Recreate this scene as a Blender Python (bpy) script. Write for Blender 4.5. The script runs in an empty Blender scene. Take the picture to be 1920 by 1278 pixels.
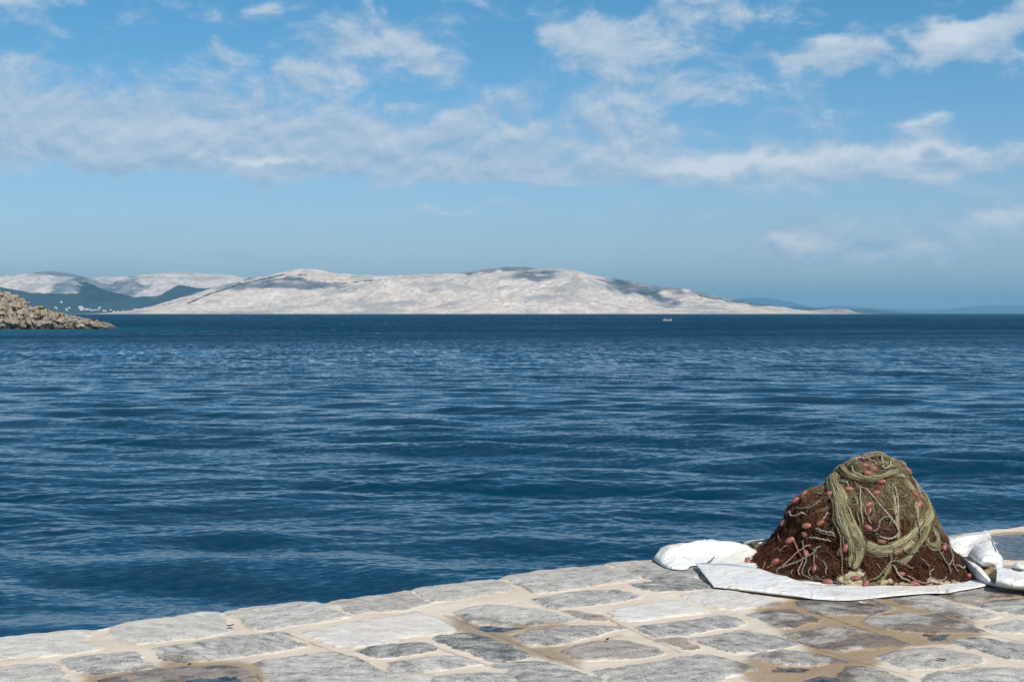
import bpy, math, random
import numpy as np
from mathutils import Vector
from mathutils.bvhtree import BVHTree

# ------------------------------------------------------------------ camera, sky, sun
SC = bpy.context.scene
COL = SC.collection
F = 1920 * 50 / 36.0                     # focal length in photograph pixels
CAMZ = 1.6                               # eye height above the quay
SEA = -1.7                               # sea level below the quay
PITCH = math.atan(51.5 / F)
cam_d = bpy.data.cameras.new("camera")
cam_d.lens = 50; cam_d.sensor_width = 36; cam_d.clip_start = 0.1; cam_d.clip_end = 120000
cam = bpy.data.objects.new("camera", cam_d); COL.objects.link(cam)
cam.location = (0, 0, CAMZ); cam.rotation_euler = (math.radians(90) - PITCH, 0, 0)
SC.camera = cam
SC.render.resolution_x = 1024; SC.render.resolution_y = 681
SC.view_settings.view_transform = 'Standard'; SC.view_settings.look = 'None'
SC.view_settings.exposure = 0.0; SC.view_settings.gamma = 1.0
SC.render.engine = 'CYCLES'
SC.cycles.use_denoising = True
SC.cycles.max_bounces = 6; SC.cycles.volume_bounces = 0; SC.cycles.sample_clamp_indirect = 4

SUN_EL = math.radians(43)
SUN_AZ = math.radians(180 - 24)          # clockwise from +Y (the view direction): behind and to the right
SUN_DIR = Vector((math.sin(SUN_AZ) * math.cos(SUN_EL), math.cos(SUN_AZ) * math.cos(SUN_EL), math.sin(SUN_EL)))
sun_d = bpy.data.lights.new("sun", 'SUN'); sun_d.energy = 4.8; sun_d.angle = math.radians(0.53)
sun_d.color = (1.0, 0.94, 0.855)
sun = bpy.data.objects.new("sun", sun_d); COL.objects.link(sun)
sun.location = (0, 0, 50); sun.rotation_euler = SUN_DIR.to_track_quat('Z', 'Y').to_euler()


class NT:
    """small helper for building node trees"""
    def __init__(s, tree): s.t = tree; s.t.nodes.clear()
    def n(s, typ, ins=None, **props):
        nd = s.t.nodes.new(typ)
        for k, v in props.items(): setattr(nd, k, v)
        for k, v in (ins or {}).items():
            sock = nd.inputs[k]
            if isinstance(v, bpy.types.NodeSocket): s.t.links.new(v, sock)
            else: sock.default_value = v
        return nd
    def m(s, op, a, b=None, c=None, clamp=False):
        ins = {0: a}
        if b is not None: ins[1] = b
        if c is not None: ins[2] = c
        return s.n('ShaderNodeMath', ins, operation=op, use_clamp=clamp).outputs[0]
    def v(s, op, a, b=None, scale=None):
        ins = {0: a}
        if b is not None: ins[1] = b
        if scale is not None: ins['Scale'] = scale
        nd = s.n('ShaderNodeVectorMath', ins, operation=op)
        return nd.outputs['Value'] if op in ('LENGTH', 'DOT_PRODUCT', 'DISTANCE') else nd.outputs[0]
    def mix(s, f, a, b, blend='MIX'):
        nd = s.n('ShaderNodeMix', None, data_type='RGBA', blend_type=blend)
        for i, x in ((0, f), (6, a), (7, b)):
            if isinstance(x, bpy.types.NodeSocket): s.t.links.new(x, nd.inputs[i])
            else: nd.inputs[i].default_value = x if i == 0 else (tuple(x) + (1,))[:4]
        return nd.outputs[2]
    def ramp(s, x, lo, hi, a=0.0, b=1.0, smooth=True):
        return s.n('ShaderNodeMapRange', {0: x, 1: lo, 2: hi, 3: a, 4: b},
                   interpolation_type='SMOOTHSTEP' if smooth else 'LINEAR', clamp=True).outputs[0]
    def noise(s, vec, scale, detail=4, rough=0.55, out=0, dist=0.0):
        return s.n('ShaderNodeTexNoise', {'Vector': vec, 'Scale': scale, 'Detail': detail, 'Roughness': rough,
                                          'Distortion': dist}).outputs[out]
    def mapping(s, vec, loc=(0, 0, 0), rot=(0, 0, 0), sc=(1, 1, 1), typ='POINT'):
        return s.n('ShaderNodeMapping', {'Vector': vec, 'Location': loc, 'Rotation': rot, 'Scale': sc}, vector_type=typ).outputs[0]
    def attr(s, name, out='Fac'):
        return s.n('ShaderNodeAttribute', None, attribute_name=name).outputs[out]
    def xyz(s, vec):
        return s.n('ShaderNodeSeparateXYZ', {0: vec}).outputs


def make_world():
    w = bpy.data.worlds.new("World"); SC.world = w; w.use_nodes = True
    t = NT(w.node_tree)
    sky = t.n('ShaderNodeTexSky', None, sky_type='NISHITA', sun_disc=False, sun_elevation=SUN_EL,
              sun_rotation=SUN_AZ, altitude=0, air_density=1.0, dust_density=0.6, ozone_density=2.2)
    d = t.n('ShaderNodeTexCoord').outputs['Generated']
    x, y, z = t.xyz(d)
    az = t.m('ARCTAN2', x, y)
    el = t.m('ARCSINE', z)
    skyc = t.mix(1.0, sky.outputs[0], t.mix(t.ramp(el, 0.25, 0.7), t.mix(t.ramp(el, 0.03, 0.23), SKY_LOW, SKY_HIGH), SKY_TOP), 'MULTIPLY')
    # cloud plane in units of 100 photograph pixels (angles, not the picture: u to the right of north, v up)
    p = t.n('ShaderNodeCombineXYZ', {0: t.m('MULTIPLY', az, F / 100), 1: t.m('MULTIPLY', el, F / 100), 2: 0.0}).outputs[0]
    warp = t.v('SCALE', t.v('SUBTRACT', t.noise(p, 1.1, 3, 0.5, 1), (0.5, 0.5, 0.5)), scale=0.9)
    pw = t.v('ADD', p, warp)
    def blobs(lst):
        acc = None
        for (cx, cy, rx, ry, rot, amp) in lst:
            g = t.n('ShaderNodeTexGradient', {0: t.mapping(pw, ((cx - 960) / 100, (587.5 - cy) / 100, 0), (0, 0, math.radians(rot)),
                    (rx * 1.5 / 100, ry * 1.5 / 100, 1), 'TEXTURE')}, gradient_type='QUADRATIC_SPHERE').outputs[1]
            acc = t.m('MULTIPLY', g, amp) if acc is None else t.m('MULTIPLY_ADD', g, amp, acc)
        return acc
    cover = blobs(CLOUDS)
    glow = blobs(BRIGHT)
    pn = t.v('MULTIPLY', p, (0.55, 1.0, 1.0))
    n1 = t.noise(pn, 1.15, 11, 0.66, 0, 0.3)
    n2 = t.noise(t.v('ADD', pn, (0.03, 0.20, 0.0)), 1.15, 11, 0.66, 0, 0.3)
    streak = t.noise(t.v('MULTIPLY', p, (0.16, 1.5, 1.0)), 1.6, 5, 0.6)
    low = t.ramp(el, 0.075, 0.135, 1.0, 0.0)
    nn = t.m('ADD', t.m('MULTIPLY', n1, t.m('SUBTRACT', 1.0, t.m('MULTIPLY', low, 0.45))), t.m('MULTIPLY', streak, t.m('MULTIPLY', low, 0.45)))
    den = t.m('ADD', cover, t.m('MULTIPLY', t.m('SUBTRACT', nn, 0.5), 2.3))
    a = t.ramp(den, 0.02, 0.66)
    lit = t.m('ADD', t.m('MULTIPLY', t.m('SUBTRACT', n1, n2), 2.2), 0.30)
    lit = t.m('ADD', lit, t.m('MULTIPLY', glow, 1.0), clamp=True)
    cc = t.mix(lit, (0.33, 0.475, 0.65), (0.73, 0.78, 0.84))
    veil = t.m('MULTIPLY', t.ramp(streak, 0.5, 0.75), t.ramp(el, 0.0, 0.16, 0.22, 0.0))
    base = t.mix(veil, skyc, (0.37, 0.50, 0.66))
    # a second, wind-blown layer in every other direction keeps the sky alive away from the view
    other = t.ramp(t.m('ABSOLUTE', az), 0.55, 0.9)
    pl = t.n('ShaderNodeCombineXYZ', {0: t.m('DIVIDE', x, t.m('ADD', t.m('ABSOLUTE', z), 0.12)), 1: t.m('DIVIDE', y, t.m('ADD', t.m('ABSOLUTE', z), 0.12)), 2: 3.0}).outputs[0]
    ob = t.m('MULTIPLY', t.ramp(t.noise(pl, 0.9, 7, 0.58), 0.52, 0.75), t.m('MULTIPLY', other, 0.7))
    out = t.mix(t.m('MAXIMUM', t.m('MULTIPLY', a, 0.88), ob), base, cc)
    bg = t.n('ShaderNodeBackground', {0: out, 1: 1.0})
    t.n('ShaderNodeOutputWorld', {0: bg.outputs[0]})
    w.cycles.sampling_method = 'MANUAL'; w.cycles.sample_map_resolution = 512

SKY_HIGH = (0.037, 0.081, 0.100)
SKY_LOW = (0.074, 0.088, 0.111)
SKY_TOP = (0.082, 0.090, 0.088)

CLOUDS = [(300, 280, 900, 62, 0, .66), (420, 200, 500, 60, 0, .35), (1000, 330, 900, 30, 0, .45), (1560, 305, 480, 46, 0, .42), (700, 90, 220, 60, 5, .35), (1530, 118, 150, 40, 0, .35), (1800, 90, 160, 50, 12, .4), (1150, 100, 150, 80, 0, .35), (1560, 420, 500, 60, 0, .22), (1200, 140, 200, 110, 0, .22),
          (50, 40, 90, 30, 25, .55), (90, 140, 120, 50, 0, .6), (180, 20, 40, 18, 10, .35), (265, 65, 55, 25, 0, .45), (395, 62, 50, 22, 0, .5),
          (500, 45, 50, 14, 10, .35), (395, 128, 90, 38, 0, .65), (560, 150, 100, 40, 0, .5), (660, 100, 100, 55, 10, .7), (790, 118, 120, 45, 0, .65), (650, 160, 90, 30, 0, .5),
          (180, 250, 480, 70, 0, .55), (620, 250, 480, 80, 0, .5), (900, 210, 160, 60, 0, .35), (300, 300, 700, 34, 0, .6), (60, 200, 250, 60, 0, .3), (960, 300, 260, 50, 0, .35),
          (1070, 90, 90, 60, 0, .6), (1230, 60, 160, 65, 0, .65), (1330, 10, 130, 40, 0, .55), (1490, 15, 80, 28, 15, .55), (1420, 50, 60, 16, 10, .4), (1530, 120, 160, 40, 3, .8), (1310, 175, 120, 30, 0, .7),
          (1160, 180, 110, 70, 0, .5), (1750, 110, 120, 34, 12, .8), (1880, 75, 90, 30, 15, .7), (1830, 130, 60, 22, 15, .4), (1490, 312, 360, 34, 0, .75), (1700, 300, 240, 28, 2, .7),
          (1715, 255, 90, 20, 0, .5), (1270, 270, 330, 55, 0, .4), (1620, 335, 480, 45, 0, .42), (1120, 235, 200, 60, 0, .35), (900, 20, 60, 14, 0, .3), (930, 310, 60, 22, 0, .35),
          (1490, 452, 110, 34, 5, 1.3), (1440, 478, 70, 12, 0, .4), (1700, 468, 130, 32, 0, 1.2), (1860, 425, 120, 34, 0, 1.1), (1600, 475, 300, 22, 0, .4), (850, 392, 380, 16, 1, .35), (1900, 450, 110, 16, 0, .3), (1700, 545, 300, 8, 0, .3)]
BRIGHT = [(500, 298, 130, 9, 2, 1.0), (1400, 314, 250, 20, 0, 1.2), (1700, 298, 170, 13, 2, 1.1), (700, 110, 90, 50, 0, .25), (650, 175, 40, 20, 0, .3), (1530, 105, 110, 28, 0, .3), (1760, 95, 100, 26, 15, .45), (300, 250, 420, 30, 0, .2), (1710, 250, 70, 12, 0, .35), (1490, 450, 90, 26, 0, .9), (1700, 466, 100, 26, 0, .6), (1850, 424, 90, 28, 0, .7), (850, 392, 380, 14, 1, .5), (1720, 250, 90, 16, 0, .5), (1780, 90, 120, 24, 12, .4), (1150, 80, 120, 50, 0, .2)]
make_world()

# ------------------------------------------------------------------ helpers
def ray(u, v):
    dx = (u - 960) / F; dy = (639 - v) / F
    c, s = math.cos(PITCH), math.sin(PITCH)
    return np.array([dx, c + s * dy, -s + c * dy])

def on_ground(u, v, z=0.0):
    r = ray(u, v); k = (z - CAMZ) / r[2]
    return np.array([r[0] * k, r[1] * k, z])

_rng = np.random.RandomState(7)
_P = _rng.permutation(256); _P = np.concatenate([_P, _P, _P])
_G = _rng.normal(size=(256, 3)); _G /= np.linalg.norm(_G, axis=1)[:, None]

def perlin(x, y, z=0.0):
    x, y, z = np.broadcast_arrays(np.asarray(x, float), np.asarray(y, float), np.asarray(z, float))
    xi, yi, zi = np.floor(x).astype(int), np.floor(y).astype(int), np.floor(z).astype(int)
    xf, yf, zf = x - xi, y - yi, z - zi
    fu = lambda t: t * t * t * (t * (t * 6 - 15) + 10)
    u, v, w = fu(xf), fu(yf), fu(zf)
    xi &= 255; yi &= 255; zi &= 255
    def g(a, b, c):
        h = _P[_P[_P[xi + a] + yi + b] + zi + c]
        gr = _G[h]
        return gr[..., 0] * (xf - a) + gr[..., 1] * (yf - b) + gr[..., 2] * (zf - c)
    L = lambda a, b, t: a + t * (b - a)
    return 1.5 * L(L(L(g(0,0,0), g(1,0,0), u), L(g(0,1,0), g(1,1,0), u), v), L(L(g(0,0,1), g(1,0,1), u), L(g(0,1,1), g(1,1,1), u), v), w)

def fbm(x, y, z=0.0, oct=4, gain=0.5, ridged=False):
    a, s, f = 1.0, 0.0, 1.0
    for i in range(oct):
        n = perlin(x * f + 17.3 * i, y * f - 9.1 * i, z * f + 3.7 * i)
        if ridged: n = 1 - 2 * np.abs(n)
        s = s + a * n; a *= gain; f *= 2.03
    return s

def smooth(x, a, b):
    t = np.clip((x - a) / (b - a), 0, 1); return t * t * (3 - 2 * t)

def mesh_np(name, verts, faces, mat=None, parent=None, attrs=None, shade=True, mats=None, fmat=None):
    verts = np.ascontiguousarray(verts, dtype=np.float32); faces = np.ascontiguousarray(faces, dtype=np.int32)
    me = bpy.data.meshes.new(name)
    k = faces.shape[1]
    me.vertices.add(len(verts)); me.vertices.foreach_set("co", verts.ravel())
    me.loops.add(faces.size); me.loops.foreach_set("vertex_index", faces.ravel())
    me.polygons.add(len(faces)); me.polygons.foreach_set("loop_start", np.arange(0, faces.size, k, dtype=np.int32))
    for m_ in (mats or ([mat] if mat else [])): me.materials.append(m_)
    if fmat is not None: me.polygons.foreach_set("material_index", np.asarray(fmat, dtype=np.int32))
    me.update(calc_edges=True)
    me.polygons.foreach_set("use_smooth", np.full(len(faces), shade, dtype=bool))
    for an, av in (attrs or {}).items():
        av = np.asarray(av, dtype=np.float32)
        if av.ndim == 2:
            at = me.attributes.new(an, 'FLOAT_COLOR', 'POINT')
            c4 = np.ones((len(verts), 4), np.float32); c4[:, :3] = av; at.data.foreach_set("color", c4.ravel())
        else:
            at = me.attributes.new(an, 'FLOAT', 'POINT'); at.data.foreach_set("value", av.ravel())
    ob = bpy.data.objects.new(name, me); COL.objects.link(ob)
    if parent: ob.parent = parent
    return ob

def grid_faces(nr, nc, wrap=False):
    i = np.arange(nr - 1)[:, None]; j = np.arange(nc if wrap else nc - 1)[None, :]
    a = i * nc + j; b = i * nc + (j + 1) % nc
    return np.stack([a, b, b + nc, a + nc], -1).reshape(-1, 4)

def tag(o, label=None, cat=None, group=None, kind=None):
    if label: o['label'] = label
    if cat: o['category'] = cat
    if group: o['group'] = group
    if kind: o['kind'] = kind
    return o

def empty(name, loc=(0, 0, 0), rz=0.0):
    o = bpy.data.objects.new(name, None); COL.objects.link(o); o.location = loc; o.rotation_euler = (0, 0, rz)
    o.empty_display_size = 0.2
    return o

def material(name, rough=0.8, spec=0.3):
    m = bpy.data.materials.new(name); m.use_nodes = True
    t = NT(m.node_tree)
    t.b = t.n('ShaderNodeBsdfPrincipled', {'Roughness': rough, 'Specular IOR Level': spec})
    t.n('ShaderNodeOutputMaterial', {0: t.b.outputs[0]})
    t.pos = t.n('ShaderNodeNewGeometry').outputs['Position']
    t.obj = t.n('ShaderNodeTexCoord').outputs['Object']
    t.mat = m
    return t

def setin(t, name, v):
    if isinstance(v, bpy.types.NodeSocket): t.t.links.new(v, t.b.inputs[name])
    else: t.b.inputs[name].default_value = v if not isinstance(v, tuple) or len(v) == 4 else v + (1,)

def bump(t, h, strength=0.5, dist=0.01):
    b = t.n('ShaderNodeBump', {'Height': h, 'Strength': strength, 'Distance': dist})
    t.t.links.new(b.outputs[0], t.b.inputs['Normal'])

def plain(name, col, rough=0.7, spec=0.3, var=0.15, scale=20):
    t = material(name, rough, spec)
    n = t.noise(t.obj, scale, 4)
    setin(t, 'Base Color', t.mix(n, tuple(c * (1 - var) for c in col), tuple(min(1, c * (1 + var)) for c in col)))
    return t.mat

# ------------------------------------------------------------------ sea
def mat_sea():
    t = material('sea_water', 0.04, 0.5)
    t.b.inputs['IOR'].default_value = 1.333
    x, y, z = t.xyz(t.pos)
    flat = t.n('ShaderNodeCombineXYZ', {0: x, 1: y, 2: 0.0}).outputs[0]
    dist = t.v('LENGTH', flat)
    rot = t.mapping(flat, rot=(0, 0, math.radians(-10)))
    # gusts and slicks: broad bands that are calmer or rougher
    rot2 = t.mapping(flat, rot=(0, 0, math.radians(-22)))
    g1 = t.noise(t.v('MULTIPLY', rot2, (0.010, 0.045, 1)), 1.0, 4, 0.55)
    g2 = t.noise(t.v('MULTIPLY', rot, (0.0014, 0.009, 1)), 1.0, 4, 0.6)
    gust = t.m('ADD', t.m('MULTIPLY', g1, 0.55), t.m('MULTIPLY', g2, 0.45))
    gust = t.ramp(gust, 0.38, 0.62, 0.16, 1.12)
    def layer(sx, sy, amp_x, amp_y, w, detail=2):
        c = t.v('SUBTRACT', t.noise(t.v('MULTIPLY', rot, (sx, sy, 1)), 1.0, detail, 0.55, 1), (0.5, 0.5, 0.5))
        c = t.v('MULTIPLY', c, (amp_x, amp_y, 0.0))
        return t.v('SCALE', c, scale=w)
    w1 = t.m('MULTIPLY', gust, t.ramp(dist, 12, 60, 1.0, 0.9))
    w2 = t.m('MULTIPLY', gust, t.ramp(dist, 22, 70, 0.25, 1.0))
    w3 = t.m('MULTIPLY', gust, t.ramp(dist, 60, 220, 0.0, 1.0))
    s = t.v('ADD', layer(6, 14, 0.45, 0.95, w1, 3), layer(1.0, 3.0, 0.28, 0.54, w2))
    s = t.v('ADD', s, layer(0.25, 0.8, 0.3, 0.55, w3, 3))
    s = t.v('ADD', s, layer(0.05, 0.09, 0.2, 0.32, t.m('MULTIPLY', gust, t.ramp(dist, 250, 900, 0.0, 1.0)), 3))
    # wave groups: short-crested packets that keep the far water grainy
    bell = lambda a, b, c, d: t.m('MULTIPLY', t.ramp(dist, a, b), t.ramp(dist, c, d, 1.0, 0.0))
    s = t.v('ADD', s, layer(2.2, 0.50, 0.15, 0.48, bell(45, 110, 240, 360), 3))
    s = t.v('ADD', s, layer(0.9, 0.13, 0.15, 0.75, bell(180, 300, 650, 1000), 3))
    s = t.v('ADD', s, layer(0.30, 0.04, 0.15, 1.1, bell(500, 900, 5000, 9000), 3))
    # wavelets driven towards the quay are steeper on their near side
    s = t.v('ADD', s, t.n('ShaderNodeCombineXYZ', {0: 0.0, 1: t.m('MULTIPLY', t.m('ADD', t.m('MULTIPLY', gust, 0.62), 0.38), t.ramp(dist, 40, 300, -0.06, -0.46)), 2: 0.0}).outputs[0])
    nrm = t.v('NORMALIZE', t.v('ADD', t.n('ShaderNodeNewGeometry').outputs['Normal'], s))
    t.t.links.new(nrm, t.b.inputs['Normal'])
    # water body colour: deep blue, greener over the shallows round the headland
    sh = t.v('DISTANCE', t.v('MULTIPLY', flat, (1, 0.6, 1)), (-118, 168, 0))
    shf = t.ramp(t.m('ADD', sh, t.m('MULTIPLY', t.noise(flat, 0.05, 3), 30)), 25, 95, 0.8, 0.0)
    setin(t, 'Base Color', t.mix(shf, WATER_DEEP, (0.010, 0.085, 0.125)))
    setin(t, 'Roughness', t.ramp(dist, 40, 1500, 0.04, 0.10))
    return t.mat
WATER_DEEP = (0.0, 0.030, 0.064)

def make_sea():
    # one sheet to beyond the horizon; rows and columns thin out with distance from the quay
    h = CAMZ - SEA
    yy = np.linspace(640, 14, 1000)                    # depression below the horizon in pixels
    r = h * F / yy
    r = np.concatenate([[0.5, 3, 6, 9], r[r > 11], np.geomspace(r[-1] * 1.15, 44000, 60)])
    a = np.radians(np.concatenate([[-180, -150, -120, -100, -85, -70, -60, -50, -42], np.linspace(-36, -24, 90)[:-1], np.linspace(-24, 24, 1150), np.linspace(24, 36, 90)[1:], [42, 50, 60, 70, 85, 100, 120, 150, 180]]))
    R, A = np.meshgrid(r, a, indexing='ij')
    X, Y = R * np.sin(A), R * np.cos(A)
    dr = np.gradient(r)[:, None] * np.ones_like(A)
    rs = np.random.RandomState(3)
    Z = np.zeros_like(X); DX = np.zeros_like(X); DY = np.zeros_like(X)
    main = math.radians(-100)                          # the wavelets run in towards the quay
    gust = 0.75 + 0.9 * fbm(X / 11, Y / 6, 0.3, 3)
    for k in range(80):
        lam = 0.16 * (6.0 / 0.16) ** ((k + rs.rand()) / 80)
        th = main + rs.normal(0, 0.38 if lam > 1 else 0.6)
        kk = 2 * math.pi / lam
        slope = 0.027 if lam > 0.8 else 0.028
        if lam > 2.2: slope = 0.024
        amp = slope / kk
        # drop components the rows cannot carry
        fade = smooth(lam / dr, 2.2, 4.5) * smooth(lam / (R * 0.00073 + 1e-6), 3, 6)
        ph = kk * (X * math.cos(th) + Y * math.sin(th)) + rs.rand() * 6.28
        g = gust if lam < 1.5 else 1.0
        am = amp * fade * g
        Z += am * np.sin(ph); c = am * np.cos(ph) * 0.8
        DX -= c * math.cos(th); DY -= c * math.sin(th)
    inner = smooth(R, 8, 12)
    V = np.stack([X + DX * inner, Y + DY * inner, SEA + Z * inner], -1).reshape(-1, 3)
    o = mesh_np('sea', V, grid_faces(len(r), len(a))[:, ::-1], mat_sea())
    tag(o, kind='structure')
make_sea()
# ------------------------------------------------------------------ quay paving
STONES = [  # outlines in photograph pixels on the quay plane, tone (0 dark slate .. 1 white), warmth, wet tendency
 ([(-20,1196),(22,1192),(75,1187),(131,1181),(161,1184),(150,1202),(187,1215),(131,1224),(75,1228),(19,1236),(-20,1241)], .75, .1),
 ([(210,1176),(234,1166),(319,1158),(340,1152),(405,1149),(412,1165),(425,1184),(385,1192),(340,1198),(260,1206),(225,1200),(213,1190)], .68, .15),
 ([(427,1147),(471,1138),(554,1129),(587,1130),(613,1141),(651,1157),(559,1170),(493,1182),(462,1165)], .55, .05),
 ([(622,1127),(701,1115),(760,1107),(768,1115),(801,1131),(740,1144),(668,1149),(646,1139)], .5, .3),
 ([(782,1103),(858,1094),(926,1088),(959,1107),(893,1117),(817,1127)], .55, .15),
 ([(941,1083),(959,1078),(1046,1066),(1125,1060),(1165,1070),(1202,1085),(1150,1093),(1100,1100),(1009,1112),(981,1098)], .52, .1),
 ([(1140,1057),(1160,1054),(1228,1050),(1300,1062),(1312,1075),(1225,1083),(1188,1070)], .5, .1),
 ([(-20,1256),(20,1250),(75,1246),(98,1249),(106,1263),(120,1279),(122,1295),(-20,1295)], .58, .1),
 ([(126,1237),(169,1230),(225,1223),(249,1222),(262,1234),(281,1250),(270,1256),(187,1265),(159,1260),(135,1250)], .45, 0),
 ([(293,1216),(360,1207),(449,1194),(524,1187),(541,1199),(565,1211),(449,1231),(373,1240),(340,1244),(305,1236),(297,1225)], .45, .02),
 ([(190,1278),(260,1262),(350,1252),(430,1249),(455,1258),(470,1272),(470,1295),(180,1295)], .3, .7),
 ([(480,1241),(537,1235),(613,1223),(657,1231),(686,1245),(716,1264),(668,1275),(646,1288),(537,1290),(504,1262)], .5, 0),
 ([(576,1186),(624,1174),(690,1163),(760,1154),(784,1149),(817,1159),(847,1176),(843,1184),(762,1194),(712,1209),(635,1211)], 1.0, .25),
 ([(678,1219),(734,1209),(790,1205),(810,1217),(784,1225),(740,1232),(707,1232)], .3, 0),
 ([(729,1244),(740,1241),(838,1230),(871,1232),(897,1245),(827,1255),(762,1263),(745,1259)], .5, 0),
 ([(812,1198),(858,1188),(893,1193),(937,1205),(996,1230),(937,1240),(911,1235),(871,1219)], .22, 0),
 ([(867,1144),(893,1136),(959,1137),(1024,1147),(1074,1163),(1035,1168),(981,1172),(926,1173),(885,1166),(862,1153)], .55, .1),
 ([(965,1191),(1002,1181),(1068,1174),(1122,1173),(1170,1178),(1122,1188),(1046,1207),(998,1210)], .4, .15),
 ([(1055,1219),(1112,1205),(1165,1201),(1209,1210),(1244,1225),(1177,1235),(1100,1238),(1081,1231)], .45, .55),
 ([(935,1247),(1002,1240),(1046,1249),(1083,1263),(1123,1277),(1123,1297),(1000,1297),(960,1262)], .42, .05),
 ([(801,1278),(849,1268),(926,1263),(950,1271),(965,1297),(790,1297)], .48, 0),
 ([(1100,1109),(1155,1107),(1203,1121),(1155,1129),(1100,1136),(1046,1141),(1005,1124),(1068,1113)], .45, .02),
 ([(1192,1097),(1253,1087),(1297,1086),(1340,1103),(1253,1110),(1220,1107)], .28, 0),
 ([(1144,1150),(1198,1136),(1271,1127),(1297,1133),(1319,1147),(1209,1162),(1177,1164)], .92, .1),
 ([(1286,1117),(1341,1107),(1384,1110),(1467,1133),(1406,1140),(1352,1141),(1308,1127)], .92, .2),
 ([(1196,1177),(1280,1166),(1358,1156),(1395,1170),(1253,1192),(1222,1188)], .38, 0),
 ([(1064,1146),(1125,1155),(1131,1163),(1099,1161)], .45, .8),
 ([(1242,1199),(1275,1197),(1308,1214),(1286,1216)], .45, .9),
 ([(1306,1198),(1360,1189),(1406,1183),(1450,1195),(1494,1209),(1384,1223),(1352,1217)], .42, .1),
 ([(1122,1261),(1180,1251),(1242,1240),(1308,1227),(1352,1233),(1413,1253),(1362,1267),(1319,1280),(1250,1297),(1180,1297),(1140,1275)], .45, .1),
 ([(1408,1153),(1450,1144),(1485,1145),(1533,1163),(1500,1171),(1467,1178),(1428,1162)], .42, .25),
 ([(1413,1231),(1472,1221),(1500,1223),(1544,1231),(1587,1242),(1540,1247),(1480,1246),(1440,1241)], .5, .3),
 ([(1478,1191),(1544,1180),(1587,1180),(1631,1189),(1705,1209),(1642,1216),(1576,1221),(1544,1216),(1500,1202)], .5, .3),
 ([(1500,1132),(1515,1120),(1640,1116),(1645,1132),(1675,1143),(1609,1152),(1533,1150)], .35, .35),
 ([(1622,1165),(1653,1154),(1697,1150),(1762,1156),(1841,1183),(1792,1185),(1735,1186),(1664,1180)], .45, .2),
 ([(1675,1125),(1736,1117),(1806,1139),(1870,1155),(1828,1163),(1784,1156)], .52, .1),
 ([(1768,1118),(1828,1104),(1850,1100),(1920,1108),(1962,1116),(1872,1119),(1817,1128)], .42, .3),
 ([(1830,1132),(1915,1124),(1990,1130),(1960,1152),(1920,1154),(1872,1145)], .4, .05),
 ([(1856,1173),(1920,1165),(1980,1170),(1960,1190),(1920,1187),(1870,1181)], .5, 0),
 ([(1782,1203),(1839,1198),(1920,1209),(1975,1215),(1960,1235),(1920,1238),(1880,1234),(1850,1222)], .36, 0),
 ([(1635,1237),(1675,1226),(1751,1215),(1828,1229),(1841,1240),(1784,1250),(1708,1255),(1671,1244)], .52, .25),
 ([(1749,1268),(1828,1257),(1920,1255),(1970,1262),(1960,1297),(1740,1297)], .5, 0),
 ([(1575,1262),(1614,1251),(1653,1259),(1690,1277),(1690,1297),(1590,1297)], .45, .3)]
EDGE = [(-40,1198),(0,1194),(75,1186),(163,1178),(206,1170),(234,1164),(319,1156),(360,1148),(412,1146),(471,1136),(554,1127),(598,1127),(624,1124),(701,1113),(760,1105),
        (779,1100),(858,1091),(928,1085),(959,1075),(1046,1064),(1123,1057),(1136,1052),(1160,1051),(1228,1047),(1340,1037),(1500,1023),(1640,1012),(1765,1003),(1800,998),(1850,993),(1920,985),(1990,979)]
PUDDLES = [[(882,1165),(910,1168),(960,1173),(990,1172),(978,1177),(926,1184),(900,1177)],
           [(330,1279),(380,1272),(440,1270),(455,1279),(440,1292),(330,1292)],
           [(1738,1187),(1790,1185),(1780,1192),(1762,1201),(1732,1199)],
           [(1435,1244),(1480,1247),(1540,1249),(1510,1257),(1478,1262),(1452,1256)],
           [(1496,1272),(1545,1264),(1578,1270),(1585,1284),(1496,1292)]]
POOLS = [[(1850,1008),(1880,1001),(1960,996),(2080,1000),(2095,1038),(1960,1047),(1905,1049),(1880,1046),(1868,1030)], [(1878,1066),(1895,1062),(1960,1058),(2080,1062),(2080,1085),(1960,1077),(1900,1077)]]
DAMP = [[(833,1152),(866,1150),(880,1165),(926,1180),(1074,1163),(1068,1172),(965,1188),(1000,1210),(1060,1206),(1160,1190),(1150,1200),(1058,1219),(1100,1240),(1090,1254),(996,1232),(937,1205),(860,1188),(846,1172)],
        [(150,1262),(190,1256),(285,1248),(300,1234),(380,1240),(460,1236),(495,1246),(520,1268),(480,1290),(140,1294)],
        [(1405,1140),(1500,1116),(1640,1116),(1720,1130),(1800,1142),(1846,1180),(1862,1190),(1790,1202),(1720,1214),(1640,1252),(1580,1275),(1480,1295),(1400,1275),(1370,1250),(1400,1228),(1500,1222),(1480,1196),(1440,1176),(1430,1156)],
        [(1750,1114),(1850,1098),(1960,1110),(1960,1122),(1830,1138),(1780,1128)]]
CRACKS = [[(834,1152),(1090,1253)], [(1522,1146),(1583,1167),(1705,1209)], [(1500,1205),(1609,1242),(1712,1269)], [(1653,1127),(1740,1150),(1841,1183),(1920,1205)],
          [(537,1187),(613,1215),(734,1264)], [(795,1203),(862,1229),(930,1251)], [(570,1186),(668,1163),(756,1150),(784,1148),(820,1158),(849,1174)], [(1128,1152),(1172,1175),(1222,1197),(1275,1221)],
          [(1736,1117),(1812,1140),(1845,1143)], [(1000,1240),(1046,1248),(1088,1264)], [(480,1262),(490,1278)], [(925,1085),(981,1100),(1000,1112)]]
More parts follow.
